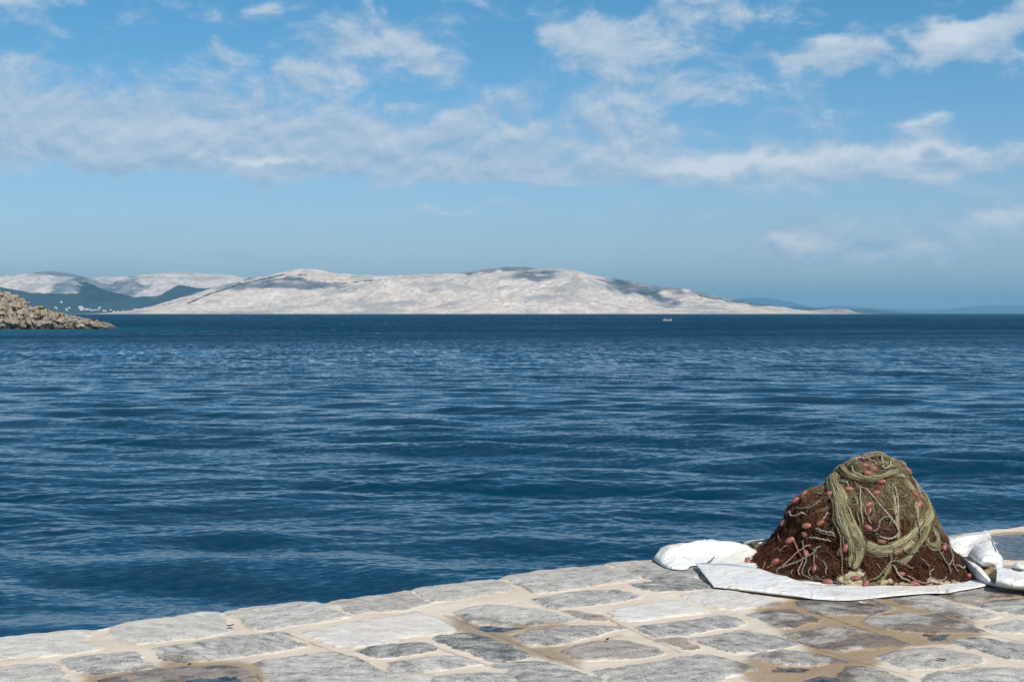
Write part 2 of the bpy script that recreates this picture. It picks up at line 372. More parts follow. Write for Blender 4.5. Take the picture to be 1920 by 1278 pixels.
E_DIR = np.array([math.cos(math.radians(30.1)), math.sin(math.radians(30.1))]); E_NRM = np.array([E_DIR[1], -E_DIR[0]])   # normal points inland
E_ORG = np.array([0.0, 8.47])
def st(p):
    q = np.asarray(p)[..., :2] - E_ORG
    return np.stack([q @ E_DIR, q @ E_NRM], -1)
def to_st(poly): return np.array([st(on_ground(u, v)) for u, v in poly])

def sdf(poly, S, T):
    """signed distance to a polygon (negative inside)"""
    d = np.full(S.shape, 1e9); ins = np.zeros(S.shape, bool); n = len(poly)
    for i in range(n):
        ax, ay = poly[i]; bx, by = poly[(i + 1) % n]
        ex, ey = bx - ax, by - ay; wx, wy = S - ax, T - ay
        k = np.clip((wx * ex + wy * ey) / (ex * ex + ey * ey + 1e-12), 0, 1)
        d = np.minimum(d, (wx - ex * k) ** 2 + (wy - ey * k) ** 2)
        c = ((ay <= T) != (by <= T))
        xs = ax + (T - ay) * ex / (ey if abs(ey) > 1e-12 else 1e-12)
        ins ^= c & (S < xs)
    d = np.sqrt(d)
    return np.where(ins, -d, d)

def linedist(pl, S, T):
    d = np.full(S.shape, 1e9)
    for (ax, ay), (bx, by) in zip(pl[:-1], pl[1:]):
        ex, ey = bx - ax, by - ay
        k = np.clip(((S - ax) * ex + (T - ay) * ey) / (ex * ex + ey * ey + 1e-12), 0, 1)
        d = np.minimum(d, np.hypot(S - ax - ex * k, T - ay - ey * k))
    return d

def catmull(pts, n):
    """closed polygon rounded with a Catmull-Rom spline"""
    p = np.asarray(pts); out = []
    for i in range(len(p)):
        a, b, c, d = p[i - 1], p[i], p[(i + 1) % len(p)], p[(i + 2) % len(p)]
        for k in range(n):
            t = k / n
            out.append(0.55 * (b + (c - b) * t) + 0.45 * 0.5 * ((2 * b) + (c - a) * t + (2 * a - 5 * b + 4 * c - d) * t * t + (3 * b - a - 3 * c + d) * t ** 3))
    return np.array(out)

def mat_paving():
    t = material('stone_paving', 0.85, 0.25)
    stone, tone, warm, wet, crack, edge = (t.attr(a) for a in ('stone', 'tone', 'warm', 'wet', 'crack', 'rim'))
    P = t.pos
    sid = t.attr('sid')
    Pr = t.mapping(P, rot=(0, 0, math.radians(-30)))
    rotn = t.n('ShaderNodeVectorRotate', {'Vector': P, 'Angle': t.m('MULTIPLY', t.m('SINE', t.m('MULTIPLY', sid, 2.3)), 0.9)}, rotation_type='Z_AXIS').outputs[0]
    Ps = t.v('ADD', rotn, t.n('ShaderNodeCombineXYZ', {0: t.m('MULTIPLY', sid, 3.7), 1: t.m('MULTIPLY', sid, 1.9), 2: 0.0}).outputs[0])
    band = t.noise(t.v('MULTIPLY', Ps, (6, 15, 5)), 1.0, 8, 0.72, 0, 0.8)
    fine = t.noise(P, 95, 3, 0.65)
    mid = t.noise(P, 14, 6, 0.65)
    big = t.noise(P, 2.4, 4, 0.6)
    # stone: slate grey marble to white limestone, streaked and scuffed
    g = t.m('ADD', t.m('ADD', t.m('MULTIPLY', tone, 0.85), -0.03), t.m('MULTIPLY', t.m('SUBTRACT', band, 0.5), 1.3))
    g = t.m('ADD', g, t.m('MULTIPLY', t.m('SUBTRACT', mid, 0.5), 0.9))
    g = t.m('ADD', g, t.m('MULTIPLY', t.m('SUBTRACT', fine, 0.5), 1.1))
    cr = t.n('ShaderNodeValToRGB', {0: g}); e = cr.color_ramp.elements
    e[0].position = 0.0; e[0].color = (0.095, 0.10, 0.102, 1); e[1].position = 1.0; e[1].color = (0.80, 0.77, 0.73, 1)
    for pos, c in ((0.16, (0.22, 0.222, 0.215)), (0.34, (0.395, 0.387, 0.36)), (0.55, (0.57, 0.545, 0.50))):
        q = e.new(pos); q.color = c + (1,)
    sc = cr.outputs[0]
    sc = t.mix(t.m('MULTIPLY', warm, t.ramp(mid, 0.35, 0.62)), sc, (0.30, 0.205, 0.16))
    sc = t.mix(t.ramp(t.noise(P, 6, 5, 0.7), 0.56, 0.72, 0, 0.5), sc, (0.34, 0.275, 0.215))
    # lime mortar, sandy and a little stained
    mc = t.mix(t.ramp(big, 0.3, 0.7), (0.62, 0.53, 0.42), (0.74, 0.665, 0.555))
    mc = t.mix(t.ramp(t.noise(P, 9, 6, 0.7), 0.45, 0.72, 0, 0.55), mc, (0.70, 0.63, 0.53))
    mc = t.mix(t.ramp(fine, 0.40, 0.68, 0.0, 0.28), mc, (0.36, 0.27, 0.19))
    mc = t.mix(t.ramp(t.noise(t.v('MULTIPLY', Pr, (7, 34, 7)), 1, 4, 0.6), 0.55, 0.72, 0, 0.35), mc, (0.44, 0.34, 0.24))
    edgy = t.m('ADD', stone, t.m('MULTIPLY', t.m('SUBTRACT', t.noise(P, 34, 5, 0.7), 0.5), 0.9))
    edgy = t.ramp(edgy, 0.30, 0.72)
    c = t.mix(edgy, mc, sc)
    c = t.mix(t.m('MULTIPLY', edge, 0.45), c, (0.17, 0.14, 0.11))
    c = t.mix(t.m('MULTIPLY', crack, 0.85), c, (0.10, 0.065, 0.04))
    wf = t.ramp(t.m('ADD', wet, t.m('MULTIPLY', t.m('SUBTRACT', t.noise(P, 4.5, 7, 0.7), 0.5), 1.1)), 0.28, 0.80)
    dark = t.mix(1.0, c, t.mix(edgy, (0.58, 0.49, 0.385), (0.52, 0.45, 0.405)), 'MULTIPLY')
    # stones that have dried off on top stay pale
    dry = t.m('MULTIPLY', edgy, t.ramp(t.noise(P, 3.6, 5, 0.6), 0.46, 0.56))
    wf2 = t.m('MULTIPLY', wf, t.m('SUBTRACT', 1.0, t.m('MULTIPLY', dry, 0.85)))
    c = t.mix(wf2, c, dark)
    setin(t, 'Base Color', c)
    setin(t, 'Roughness', t.ramp(wf2, 0, 1, 0.85, 0.42))
    hgt = t.m('ADD', t.m('MULTIPLY', mid, 0.8), t.m('ADD', t.m('MULTIPLY', fine, 0.35), t.m('MULTIPLY', band, t.m('MULTIPLY', stone, 0.9))))
    bump(t, hgt, 0.75, 0.012)
    return t.mat

def make_quay():
    s = np.concatenate([np.arange(-24, -4.2, 0.06), np.arange(-4.2, 6.0, 0.0095), np.arange(6.0, 34, 0.06)])
    tt = np.concatenate([[0, 0.02, 0.045], np.arange(0.055, 3.75, 0.0095), np.arange(3.75, 12, 0.06), [13, 15, 20, 30, 60]])
    S, T = np.meshgrid(s, tt, indexing='xy')
    e = to_st(EDGE); o = np.argsort(e[:, 0]); es, et = e[o, 0], e[o, 1]
    off = np.interp(s, es, et) + 0.022 * fbm(s * 4, 0.0, 1.0, 5, .6) + 0.02 * fbm(s * 1.1, 5.0, 1.0, 2) * (np.abs(s - 0.8) > 5)
    k = np.clip(1 - T / 0.5, 0, 1)
    T = T + off[None, :] * k
    X = E_ORG[0] + S * E_DIR[0] + T * E_NRM[0]; Y = E_ORG[1] + S * E_DIR[1] + T * E_NRM[1]
    stone = np.full(S.shape, -1.0); tone = np.full(S.shape, .5); warm = np.zeros(S.shape); wob = np.zeros(S.shape)
    nw = 0.024 * fbm(X * 4.5, Y * 4.5, 0.2, 2) + 0.016 * fbm(X * 15, Y * 15, 1.2, 4, .6)
    rs = np.random.RandomState(5)
    polys = [(catmull(to_st(p), 5), tn, wm) for p, tn, wm in STONES]
    # courses beyond what the photograph shows, laid in the same bond
    t0 = 0.06
    for row in range(16):
        hgt = rs.uniform(0.42, 0.72); s0 = -24 + rs.rand()
        while s0 < 34:
            w = rs.uniform(0.6, 1.25)
            c = np.array([[s0, t0], [s0 + w, t0], [s0 + w, t0 + hgt - .1], [s0, t0 + hgt - .1]]) + rs.uniform(-.035, .035, (4, 2))
            m = c.mean(0)
            wx = E_ORG[0] + m[0] * E_DIR[0] + m[1] * E_NRM[0]; wy = E_ORG[1] + m[0] * E_DIR[1] + m[1] * E_NRM[1]
            u = 960 + wx / max(wy, .1) * F; v = 587.5 + 1.6 * F / max(wy, .1)
            if not (wy > 5 and -70 < u < 2010 and v < 1300) or (1310 < u < 1990 and v < 1085 and not (u > 1840 and v < 1085)):
                mid = [(c[i] + c[(i + 1) % 4]) / 2 * 1.0 + (0, 0) for i in range(4)]
                q = []
                for i in range(4): q += [c[i] * .93 + m * .07, mid[i]]
                polys.append((catmull(q, 3), rs.uniform(.3, .75), rs.rand() ** 2 * .5))
            s0 += w + rs.uniform(.07, .14)
        t0 += hgt
    for i, (p, tn, wm) in enumerate(polys):
        lo, hi = p.min(0) - 0.08, p.max(0) + 0.08
        si = slice(np.searchsorted(s, lo[0]), np.searchsorted(s, hi[0]) + 1)
        ti = slice(max(0, np.searchsorted(tt, lo[1]) - 2), np.searchsorted(tt, hi[1]) + 2)
        ss, ts = S[ti, si], T[ti, si]
        if ss.size == 0: continue
        d = -sdf(p, ss, ts) + nw[ti, si] + 0.023
        m = d > stone[ti, si]
        stone[ti, si] = np.where(m, d, stone[ti, si])
        near = m & (d > -0.05)
        tone[ti, si] = np.where(near, tn, tone[ti, si]); warm[ti, si] = np.where(near, wm, warm[ti, si]); wob[ti, si] = np.where(near, i * 7.7, wob[ti, si])
    sm = smooth(stone, -0.006, 0.012)
    dome = smooth(stone, -0.01, 0.06)
    Z = 0.0045 * sm + 0.006 * dome + 0.004 * fbm(X * 6, Y * 6, wob * .1, 4) * sm + 0.0022 * fbm(X * 8, Y * 8, 9.0, 3) + 0.006 * fbm(X * .9, Y * .9, 4.0, 2)
    rim = np.exp(-((stone + 0.004) / 0.008) ** 2) * smooth(fbm(X * 3.1, Y * 3.1, 8.0, 3), .1, .5)
    crack = np.zeros(S.shape)
    for c in CRACKS:
        p = to_st(c)
        lo, hi = p.min(0) - 0.1, p.max(0) + 0.1
        si = slice(np.searchsorted(s, lo[0]), np.searchsorted(s, hi[0]) + 1); ti = slice(max(0, np.searchsorted(tt, lo[1]) - 2), np.searchsorted(tt, hi[1]) + 2)
        d = linedist(p, S[ti, si] + 0.25 * nw[ti, si], T[ti, si] + 0.25 * nw[ti, si])
        crack[ti, si] = np.maximum(crack[ti, si], np.exp(-(d / 0.0056) ** 2) * (0.75 + 0.4 * np.clip(60 * nw[ti, si], -1, 1)))
    Z -= 0.003 * crack
    wet = np.zeros(S.shape)
    for p in DAMP:
        wet = np.maximum(wet, 1 - smooth(sdf(to_st(p), S, T), -0.14, 0.12))
    puddles = []
    for p in PUDDLES + POOLS:
        q = to_st(p); d = sdf(q, S, T) + 1.5 * nw; big = p in POOLS
        Z = Z - (0.022 if big else 0.014) * (1 - smooth(d, -0.10, 0.03)) - (0.0)
        wet = np.maximum(wet, 1 - smooth(d, -0.02, 0.16 if not big else 0.12)); puddles.append((q, big))
    # worn rounded lip at the water side and the rough quay wall below it
    lip = np.clip(T - off[None, :], 0, 1)
    Z -= 0.02 * np.exp(-(lip / 0.02) ** 2) * (1 + .6 * fbm(X * 12, Y * 12, 2.0, 2))
    nT, nS = S.shape
    drops = [0.06, 0.15, 0.3, 0.5, 0.8, 1.1, 1.5, 2.2]
    wx, wy, wz = [], [], []
    for dz in drops:
        o2 = off + 0.01 + 0.03 * fbm(s * 3, dz * 3, 0.0, 3)
        wx.append(E_ORG[0] + s * E_DIR[0] + o2 * E_NRM[0]); wy.append(E_ORG[1] + s * E_DIR[1] + o2 * E_NRM[1]); wz.append(Z[0] - dz)
    X = np.concatenate([np.array(wx)[::-1], X]); Y = np.concatenate([np.array(wy)[::-1], Y]); Z = np.concatenate([np.array(wz)[::-1], Z])
    pad = lambda a, v: np.concatenate([np.full((len(drops), nS), v), a]).ravel()
    V = np.stack([X, Y, Z], -1).reshape(-1, 3)
    o = mesh_np('quay_pavement', V, grid_faces(nT + len(drops), nS)[:, ::-1], mat_paving(),
                attrs={'stone': pad(sm, .7), 'tone': pad(tone, .4), 'warm': pad(warm, .1), 'wet': pad(wet, 0), 'crack': pad(crack, 0), 'rim': pad(rim, 0), 'sid': pad(np.round(wob / 7.7), 0)})
    tag(o, kind='structure')
    w = material('puddle_water', 0.03, 0.5)

    nn = w.v('SUBTRACT', w.noise(w.pos, 22, 2, 0.5, 1), (0.5, 0.5, 0.5))
    nn = w.v('NORMALIZE', w.v('ADD', w.v('MULTIPLY', nn, (0.10, 0.10, 0)), (0, 0, 1)))
    fr = w.n('ShaderNodeFresnel', {'IOR': 1.36, 'Normal': nn})
    gl = w.n('ShaderNodeBsdfGlossy', {'Roughness': 0.03, 'Normal': nn}); tr = w.n('ShaderNodeBsdfTransparent', {0: (0.86, 0.90, 0.92, 1)})
    ms = w.n('ShaderNodeMixShader', {0: fr.outputs[0], 1: tr.outputs[0], 2: gl.outputs[0]})
    w.t.links.new(ms.outputs[0], [q for q in w.t.nodes if q.type == 'OUTPUT_MATERIAL'][0].inputs[0])
    g = E_ORG
    from mathutils import geometry
    for q, big in puddles:
        c = q.mean(0); q2 = c + (q - c) * (1.25 if not big else 1.08)
        i0 = np.argmin(np.abs(s - c[0])); j0 = np.argmin(np.abs(tt - c[1]))
        lvl = 0.0
        P3 = [(g[0] + a * E_DIR[0] + b * E_NRM[0], g[1] + a * E_DIR[1] + b * E_NRM[1], 0) for a, b in q2]
        # the surface level: a little under the dry ground round it
        iy = [(np.abs(s - a).argmin(), np.abs(tt - b).argmin()) for a, b in q]
        zz = np.array([Z[len(drops) + j, i] for i, j in iy])
        lvl = float(np.percentile(zz, 30 if not big else 55)) - 0.001
        me = bpy.data.meshes.new('puddle'); me.from_pydata([(a, b, lvl) for a, b, _ in P3], [], [list(range(len(P3)))[::-1]])
        me.materials.append(w.mat); me.update()
        if me.polygons[0].normal.z < 0: me.flip_normals()
        po = bpy.data.objects.new('puddle', me); COL.objects.link(po); tag(po, kind='structure')
make_quay()
# ------------------------------------------------------------------ far land
ROCK_A = (0.66, 0.55, 0.455); ROCK_B = (0.85, 0.745, 0.65)
def mat_limestone(name='pale_limestone_hills', sc=1.0, lum=1.0):
    t = material(name, 0.95, 0.1)
    veg = t.attr('veg'); P = t.pos
    P = t.v('MULTIPLY', P, (1.0, 1.0, 1.6)); n = t.noise(P, 0.010 * sc, 9, 0.72, 0, 0.6); f = t.noise(P, 0.035 * sc, 6, 0.7)
    c = t.mix(t.ramp(n, 0.38, 0.60), tuple(q * lum for q in ROCK_A), tuple(q * lum for q in ROCK_B))
    c = t.mix(t.ramp(t.noise(P, 0.0035 * sc, 6, 0.6), 0.48, 0.62, 0, 0.7), c, (0.36, 0.345, 0.33))
    c = t.mix(t.ramp(f, 0.50, 0.70, 0, 0.55), c, (0.30, 0.27, 0.235))
    dl = t.noise(t.mapping(P, rot=(0, 0.35, 0.5), sc=(0.05 * sc, 0.006 * sc, 0.05 * sc)), 1.0, 5, 0.7)
    c = t.mix(t.ramp(dl, 0.52, 0.66, 0, 0.55), c, (0.33, 0.30, 0.28))
    c = t.mix(t.ramp(t.xyz(t.pos)[2], SEA + 2.0, SEA + 5.0, 0.6, 0.0), c, (0.22, 0.18, 0.14))
    g = t.mix(t.noise(P, 0.02, 4), (0.012, 0.026, 0.026), (0.024, 0.040, 0.038))
    g = t.mix(t.ramp(t.noise(t.v('MULTIPLY', P, (1, .4, 3)), 0.011, 5, 0.7), 0.66, 0.72, 0, 0.7), g, (0.42, 0.38, 0.32))
    vf = t.ramp(t.m('ADD', veg, t.m('MULTIPLY', t.m('SUBTRACT', t.noise(P, 0.012, 8, 0.72), 0.5), 1.0)), 0.42, 0.58)
    setin(t, 'Base Color', t.mix(vf, c, g))
    bump(t, t.m('ADD', n, t.m('MULTIPLY', dl, 0.6)), 0.6, 40.0)
    return t.mat

def hx(u, D): return (u - 960) / F * D
def hz(v, D): return (587.5 - v) / F * D + CAMZ

def build_land(name, x0, x1, y0, y1, dx, dy, ridges, mat, veg=None, rough=1.0, seed=0.0, nscale=300.0, grain=1.0):
    """height field from ridges: (distance, front width, back width, crest line in photograph pixels, steepness)"""
    xs = np.arange(x0, x1, dx); ys = np.arange(y0, y1, dy)
    X, Y = np.meshgrid(xs, ys)
    wx = X + 60 * fbm(X / 500, Y / 500, seed, 3); wy = Y + 60 * fbm(X / 500, Y / 500, seed + 9, 3)
    H = np.full(X.shape, -60.0); Q = np.ones(X.shape)
    for k, (D, wf, wb, line, pw) in enumerate(ridges):
        l = np.array(line, float); cx = hx(l[:, 0], D); cz = hz(l[:, 1], D) - SEA
        top = np.interp(X, cx, cz, left=-30, right=-30)
        dd = wy - D - 0.25 * wf * fbm(X / 700, 0.0, seed + k * 3.0, 2) * 0.3
        q = np.where(dd < 0, -dd / wf, dd / wb)
        sh = 1 - np.clip(q, 0, 3) ** pw
        h = np.where(top > 0, top * sh, top)
        Q = np.where(h > H, q, Q); H = np.maximum(H, h)
    base = smooth(H, 0, 90); rough = rough * (0.25 + 0.75 * smooth(Q, 0.03, 0.22))
    rid = fbm(wx / nscale, wy / (nscale * 1.1), seed, 5, 0.52, True)
    H = H + rough * (3 + 7 * base) * (rid - 0.9) + rough * 6 * base * (fbm((wx + wy) / 150, (wy - wx * .3) / 420, seed + 2, 4, .6, True) - .8) + rough * 3.5 * base * fbm(X / 70, Y / 70, seed, 4, .6)
    gul = fbm((wx + .35 * wy) / 210, wy / 900, seed + 4, 4, .55, True)
    H = H + rough * 15 * base * (gul - .8) + rough * 7 * base * fbm((X - .5 * Y) / 45, Y / 260, seed + 6, 3)
    H = np.where(H < 0.5, np.minimum(H, 0) * 1.0 - 2, H)
    V = np.stack([X, Y, SEA + H], -1).reshape(-1, 3)
    vg = veg(X, Y, H).ravel() if veg else np.zeros(X.size)
    o = mesh_np(name, V, grid_faces(len(ys), len(xs)), mat, attrs={'veg': vg})
    tag(o, kind='structure')
    return X, Y, H

LIME = mat_limestone()
# main island
def veg_main(X, Y, H):
    U = 960 + X / Y * F; Vp = 587.5 - (H + SEA - CAMZ) / Y * F
    v = np.zeros(X.shape)
    for l, w, a in VEG_LINES:
        l = np.array(l, float)
        yc = np.interp(U, l[:, 0], l[:, 1], left=-999, right=-999)
        v = np.maximum(v, a * np.exp(-((Vp - yc) / w) ** 2))
    return v
VEG_LINES = [([(350,570),(390,552),(450,533),(480,526),(535,514)], 2.6, .66), ([(558,515),(578,516)], 1.2, .8),
             ([(600,530),(650,531),(700,525)], 2.4, .6), ([(1125,551),(1165,556)], 2.0, .45)]
MAIN = [
 (8600, 1500, 900, [(285,590),(330,575),(400,549),(470,525),(540,508),(565,504),(590,505),(630,513),(700,517),(760,516),(800,520),(860,540),(900,590)], 1.25),
 (8900, 2000, 900, [(640,590),(700,530),(760,517),(850,513),(900,506),(950,501),(1040,503),(1060,506),(1085,509),(1120,517),(1160,524),(1230,538),(1290,547),(1330,557),(1370,566),(1405,570),(1425,575),(1445,583),(1455,590)], 1.15),
 (7800, 900, 600, [(300,592),(430,575),(520,560),(600,548),(680,532),(720,524),(760,520),(800,522),(850,530),(900,545),(960,560),(1000,590)], 1.2),
 (8000, 1000, 500, [(860,592),(930,560),(1000,530),(1050,520),(1085,512),(1100,515),(1140,532),(1180,555),(1215,580),(1225,592)], 1.1),
 (7000, 450, 400, [(775,592),(800,578),(860,567),(920,560),(1000,558),(1060,560),(1130,566),(1180,575),(1225,590)], 1.6),
 (8300, 900, 500, [(1140,592),(1190,548),(1230,541),(1260,545),(1300,560),(1340,575),(1380,592)], 1.1)]
build_land('island_hills', hx(250, 9000), hx(1480, 9000), 6350, 9900, 13, 15, MAIN, LIME, veg_main, 1.0, 1.0, 330.0)
# the bay to the left: two bald hills above green slopes, with a village on the shore
LEFT = [
 (11500, 1700, 1200, [(-400,505),(-200,520),(-60,519),(0,517),(30,516),(70,511),(100,509),(125,511),(160,520),(200,537),(240,553),(280,570),(310,582),(330,592)], 1.15),
 (13000, 2600, 1200, [(100,560),(150,525),(190,520),(250,517),(300,513),(345,509),(380,513),(430,516),(470,522),(540,540),(600,560)], 1.2),
 (10400, 250, 250, [(255,592),(266,578),(276,575),(285,580),(296,592)], 1.2),
 (10300, 500, 900, [(-400,580),(0,582),(150,583),(250,584),(300,578),(360,560),(420,555),(480,592)], 1.2)]
def veg_left(X, Y, H):
    U = 960 + X / Y * F; Vp = 587.5 - (H + SEA - CAMZ) / Y * F
    l = np.array([(-400,545),(0,538),(60,549),(100,551),(160,549),(180,545),(205,545),(250,557),(300,554),(335,534),(370,540),(420,540),(470,520),(520,520)], float)
    yc = np.interp(U, l[:, 0], l[:, 1])
    v = smooth(Vp - yc, -5, 5) * 0.95 + 0.05
    v = np.maximum(v, 0.6 * smooth(U, 120, 160) * smooth(-U, -260, -215) * smooth(Vp - np.interp(U, [100, 150, 210, 330], [519, 519, 545, 590]), -2, 6))
    v = np.where((Y < 10650) & (U > 250) & (U < 300), 0.1, v)
    return v
LX, LY, LH = build_land('bay_hills', hx(-250, 10500), hx(560, 12000), 9750, 14300, 17, 20, LEFT, LIME, veg_left, 1.15, 5.0, 380.0)
LIME_GREY = mat_limestone('grey_limestone_point', 1.0, .62)
# low spits and distant blue ridges to the right
build_land('low_point', hx(1400, 9000), hx(1700, 9600), 8600, 10200, 14, 16,
           [(9200, 300, 500, [(1395,585),(1415,579),(1433,574),(1445,575),(1458,583),(1463,588)], 1.3), (9500, 200, 300, [(1462,587),(1490,583),(1530,581),(1570,578.5),(1590,580),(1604,586),(1630,588.3)], 1.3)], LIME_GREY, lambda X, Y, H: .42 + 0 * X, .35, 3.0, 200.0)
def veg_all(X, Y, H): return np.ones(X.shape)
build_land('wooded_ridge', hx(1430, 19000), hx(1760, 19000), 18000, 20500, 60, 70,
           [(19200, 1000, 900, [(1440,586),(1460,578),(1490,574),(1530,577),(1570,578),(1630,580),(1680,585),(1740,588)], 1.3)], LIME, veg_all, .3, 2.0, 900.0)
build_land('distant_mountains', hx(1250, 36000), hx(2300, 38000), 33000, 42000, 140, 180,
           [(37500, 4000, 3000, [(1330,575),(1350,565),(1370,561),(1400,559),(1425,557),(1450,560),(1475,566),(1500,573),(1530,577),(1560,573),(1600,574),(1660,579),(1740,581),(1800,578),(1830,573),(1870,572),(1920,573),(2000,570),(2300,575)], 1.2)], LIME, veg_all, .8, 6.0, 2500.0)

# ------------------------------------------------------------------ rocky headland
def mat_headland():
    t = material('headland_rock', 0.9, 0.2); P = t.pos; x, y, z = t.xyz(P)
    n = t.noise(P, 0.8, 8, 0.7); f = t.noise(P, 4.0, 5, 0.7)
    c = t.mix(t.ramp(n, 0.35, 0.65), (0.15, 0.122, 0.096), (0.43, 0.375, 0.31))
    c = t.mix(t.ramp(f, 0.5, 0.72, 0, 0.6), c, (0.42, 0.39, 0.345))
    grass = t.m('MULTIPLY', t.ramp(z, 0.8, 2.2), t.ramp(t.noise(t.v('MULTIPLY', P, (.35, .6, 2.2)), 0.5, 4, 0.6), 0.52, 0.60))
    c = t.mix(t.m('MULTIPLY', grass, 0.5), c, t.mix(t.ramp(t.noise(P, 0.25, 2), 0.45, 0.55), (0.30, 0.29, 0.075), (0.44, 0.30, 0.12)))
    c = t.mix(t.ramp(t.m('ADD', z, t.m('MULTIPLY', n, 0.6)), SEA + 0.35, SEA + 1.0, 0.8, 0.0), c, (0.06, 0.045, 0.032))
    setin(t, 'Base Color', c)
    bump(t, t.m('ADD', n, t.m('MULTIPLY', f, 0.3)), 0.9, 0.5)
    return t.mat

def make_headland():
    xs = np.arange(-175, -82, 0.13); ys = np.arange(283, 345, 0.16)
    X, Y = np.meshgrid(xs, ys)
    l = np.array([(-500,500),(-250,515),(-60,538),(0,550),(30,563),(60,577),(80,580),(120,589),(150,595),(170,601),(190,604),(203,607),(207,613)], float)
    D = 305.0
    top = np.interp(X, hx(l[:, 0], D), hz(l[:, 1], D) - SEA, right=-3)
    front = 298.0 + 3.0 * fbm(X / 9, 0.0, 1.0, 3) + np.interp(X, [hx(-400, D), hx(0, D), hx(207, D)], [-6, -1.5, 5.0])
    back = front + np.interp(top, [0, 3, 8, 14], [2, 7, 20, 34])
    q = np.clip((Y - front) / np.maximum(0.55 * (back - front), 1), 0, 1)
    qb = np.clip((back + 6 - Y) / 8, 0, 1)
    H = np.where(top > 0, top * np.minimum(1 - (1 - q) ** 2.2, qb) , -3) - 3 * ((Y < front) | (Y > back + 6))
    wx = X + .6 * fbm(X / 2, Y / 2, 3, 2)
    rg = fbm(wx / 4.2, Y / 4.2, H / 5, 5, 0.55, True); sharp = fbm(wx / 1.6, Y / 1.6, H / 2.0, 4, 0.6)
    m = smooth(H, -.3, 1.2)
    crk = np.abs(fbm(wx / 3.0, Y / 5.0, H / 9.0 + 4, 3, .5)); blk = np.round((H + .8 * fbm(X / 5, Y / 5, 2.0, 3)) / .9) * .9
    H = H + m * (0.50 * (rg - 0.8) + 0.28 * sharp - 0.8 * np.exp(-(crk / .05) ** 2) + .30 * (blk - H))
    Yd = Y - m * 2.4 * fbm(X / 2.5, H / 1.6, 4.0, 4, .55, True) * .6
    Xd = X + m * .6 * fbm(X / 1.5, H / 1.2, 7.0, 3)
    o = mesh_np('rocky_headland', np.stack([Xd, Yd, SEA + H], -1).reshape(-1, 3), grid_faces(len(ys), len(xs)), mat_headland())
    tag(o, kind='structure')
make_headland()

# ------------------------------------------------------------------ unseen clouds added above the view to cast shadows on the hills
def mat_shadow_cloud():
    t = material('shadow_cloud_vapour', 1.0, 0.0); setin(t, 'Base Color', (0.85, 0.86, 0.88))
    n = t.noise(t.obj, 0.006, 6, 0.65); setin(t, 'Alpha', t.ramp(n, 0.34, 0.60, 0.05, 0.58)); return t.mat
def make_shadow_cloud(mat, u, v, D, rx, ry, seed):
    g = np.array([hx(u, D), D, hz(v, D)]); sd = np.array(SUN_DIR); alt = 3600.0
    c = g + sd * (alt - g[2]) / sd[2]
    nt, nph = 48, 25
    th = np.linspace(0, 2 * np.pi, nt, endpoint=False); ph = np.linspace(0.02, np.pi - .02, nph)
    TH, PH = np.meshgrid(th, ph); x, y, z = np.sin(PH) * np.cos(TH), np.sin(PH) * np.sin(TH), np.cos(PH)
    r = 1 + .50 * fbm(x * 1.9 + seed, y * 1.9, z * 1.9, 4, .65) + .12 * fbm(x * 5 + seed, y * 5, z * 5, 3)
    z = np.where(z < 0, z * .35, z)
    V = np.stack([x * r * rx, y * r * ry, z * r * min(rx, ry) * .45], -1).reshape(-1, 3)
    o = mesh_np('shadow_cloud', V, grid_faces(nph, nt, True)[:, ::-1], mat); o.location = c; tag(o, kind='structure')
MC = mat_shadow_cloud()
for i, c in enumerate([(930, 511, 8900, 190, 420), (990, 541, 8300, 90, 260), (1190, 548, 8500, 150, 760), (1150, 545, 8300, 90, 480), (1255, 560, 8300, 60, 260), (1360, 568, 8500, 240, 700), (1210, 569, 7900, 60, 380), (1240, 581, 7500, 70, 260), (1410, 576, 8500, 180, 500), (1010, 523, 8500, 110, 130),
                       (520, 551, 8000, 320, 130), (480, 560, 8200, 160, 90), (185, 530, 11500, 150, 900), (225, 548, 11300, 120, 700), (110, 514, 11500, 180, 300)]):
    make_shadow_cloud(MC, *c, seed=i * 3.3)

# ------------------------------------------------------------------ haze over the strait
def make_haze():
    R = 46000
    me = bpy.data.meshes.new('haze')
    v = [(x, y, z) for z in (SEA - 3 - 60, 620) for y in (-R, R) for x in (-R, R)]
    me.from_pydata(v, [], [(0, 2, 3, 1), (4, 5, 7, 6), (0, 1, 5, 4), (1, 3, 7, 5), (3, 2, 6, 7), (2, 0, 4, 6)])
    m = bpy.data.materials.new('haze_air'); m.use_nodes = True; t = NT(m.node_tree)
    vol = t.n('ShaderNodeVolumePrincipled', {'Color': HAZE_COL, 'Density': HAZE_DEN, 'Anisotropy': 0.0})
    t.n('ShaderNodeOutputMaterial', {1: vol.outputs[0]})
    me.materials.append(m); o = bpy.data.objects.new('haze', me); COL.objects.link(o); tag(o, kind='stuff')
HAZE_COL = (0.32, 0.70, 1.0, 1); HAZE_DEN = 4.7e-5
make_haze()
# ------------------------------------------------------------------ pile of fishing net on its tarpaulin
def z1(x, y): return (1200 + x / 2.6667, 820 + y / 2.6667)          # net close-up -> photograph pixels
YC = 8.85                                                          # distance of the pile's axis
def at_depth(u, v, Y=YC):
    r = ray(u, v); k = Y / r[1]; return r * k + np.array([0, 0, CAMZ])

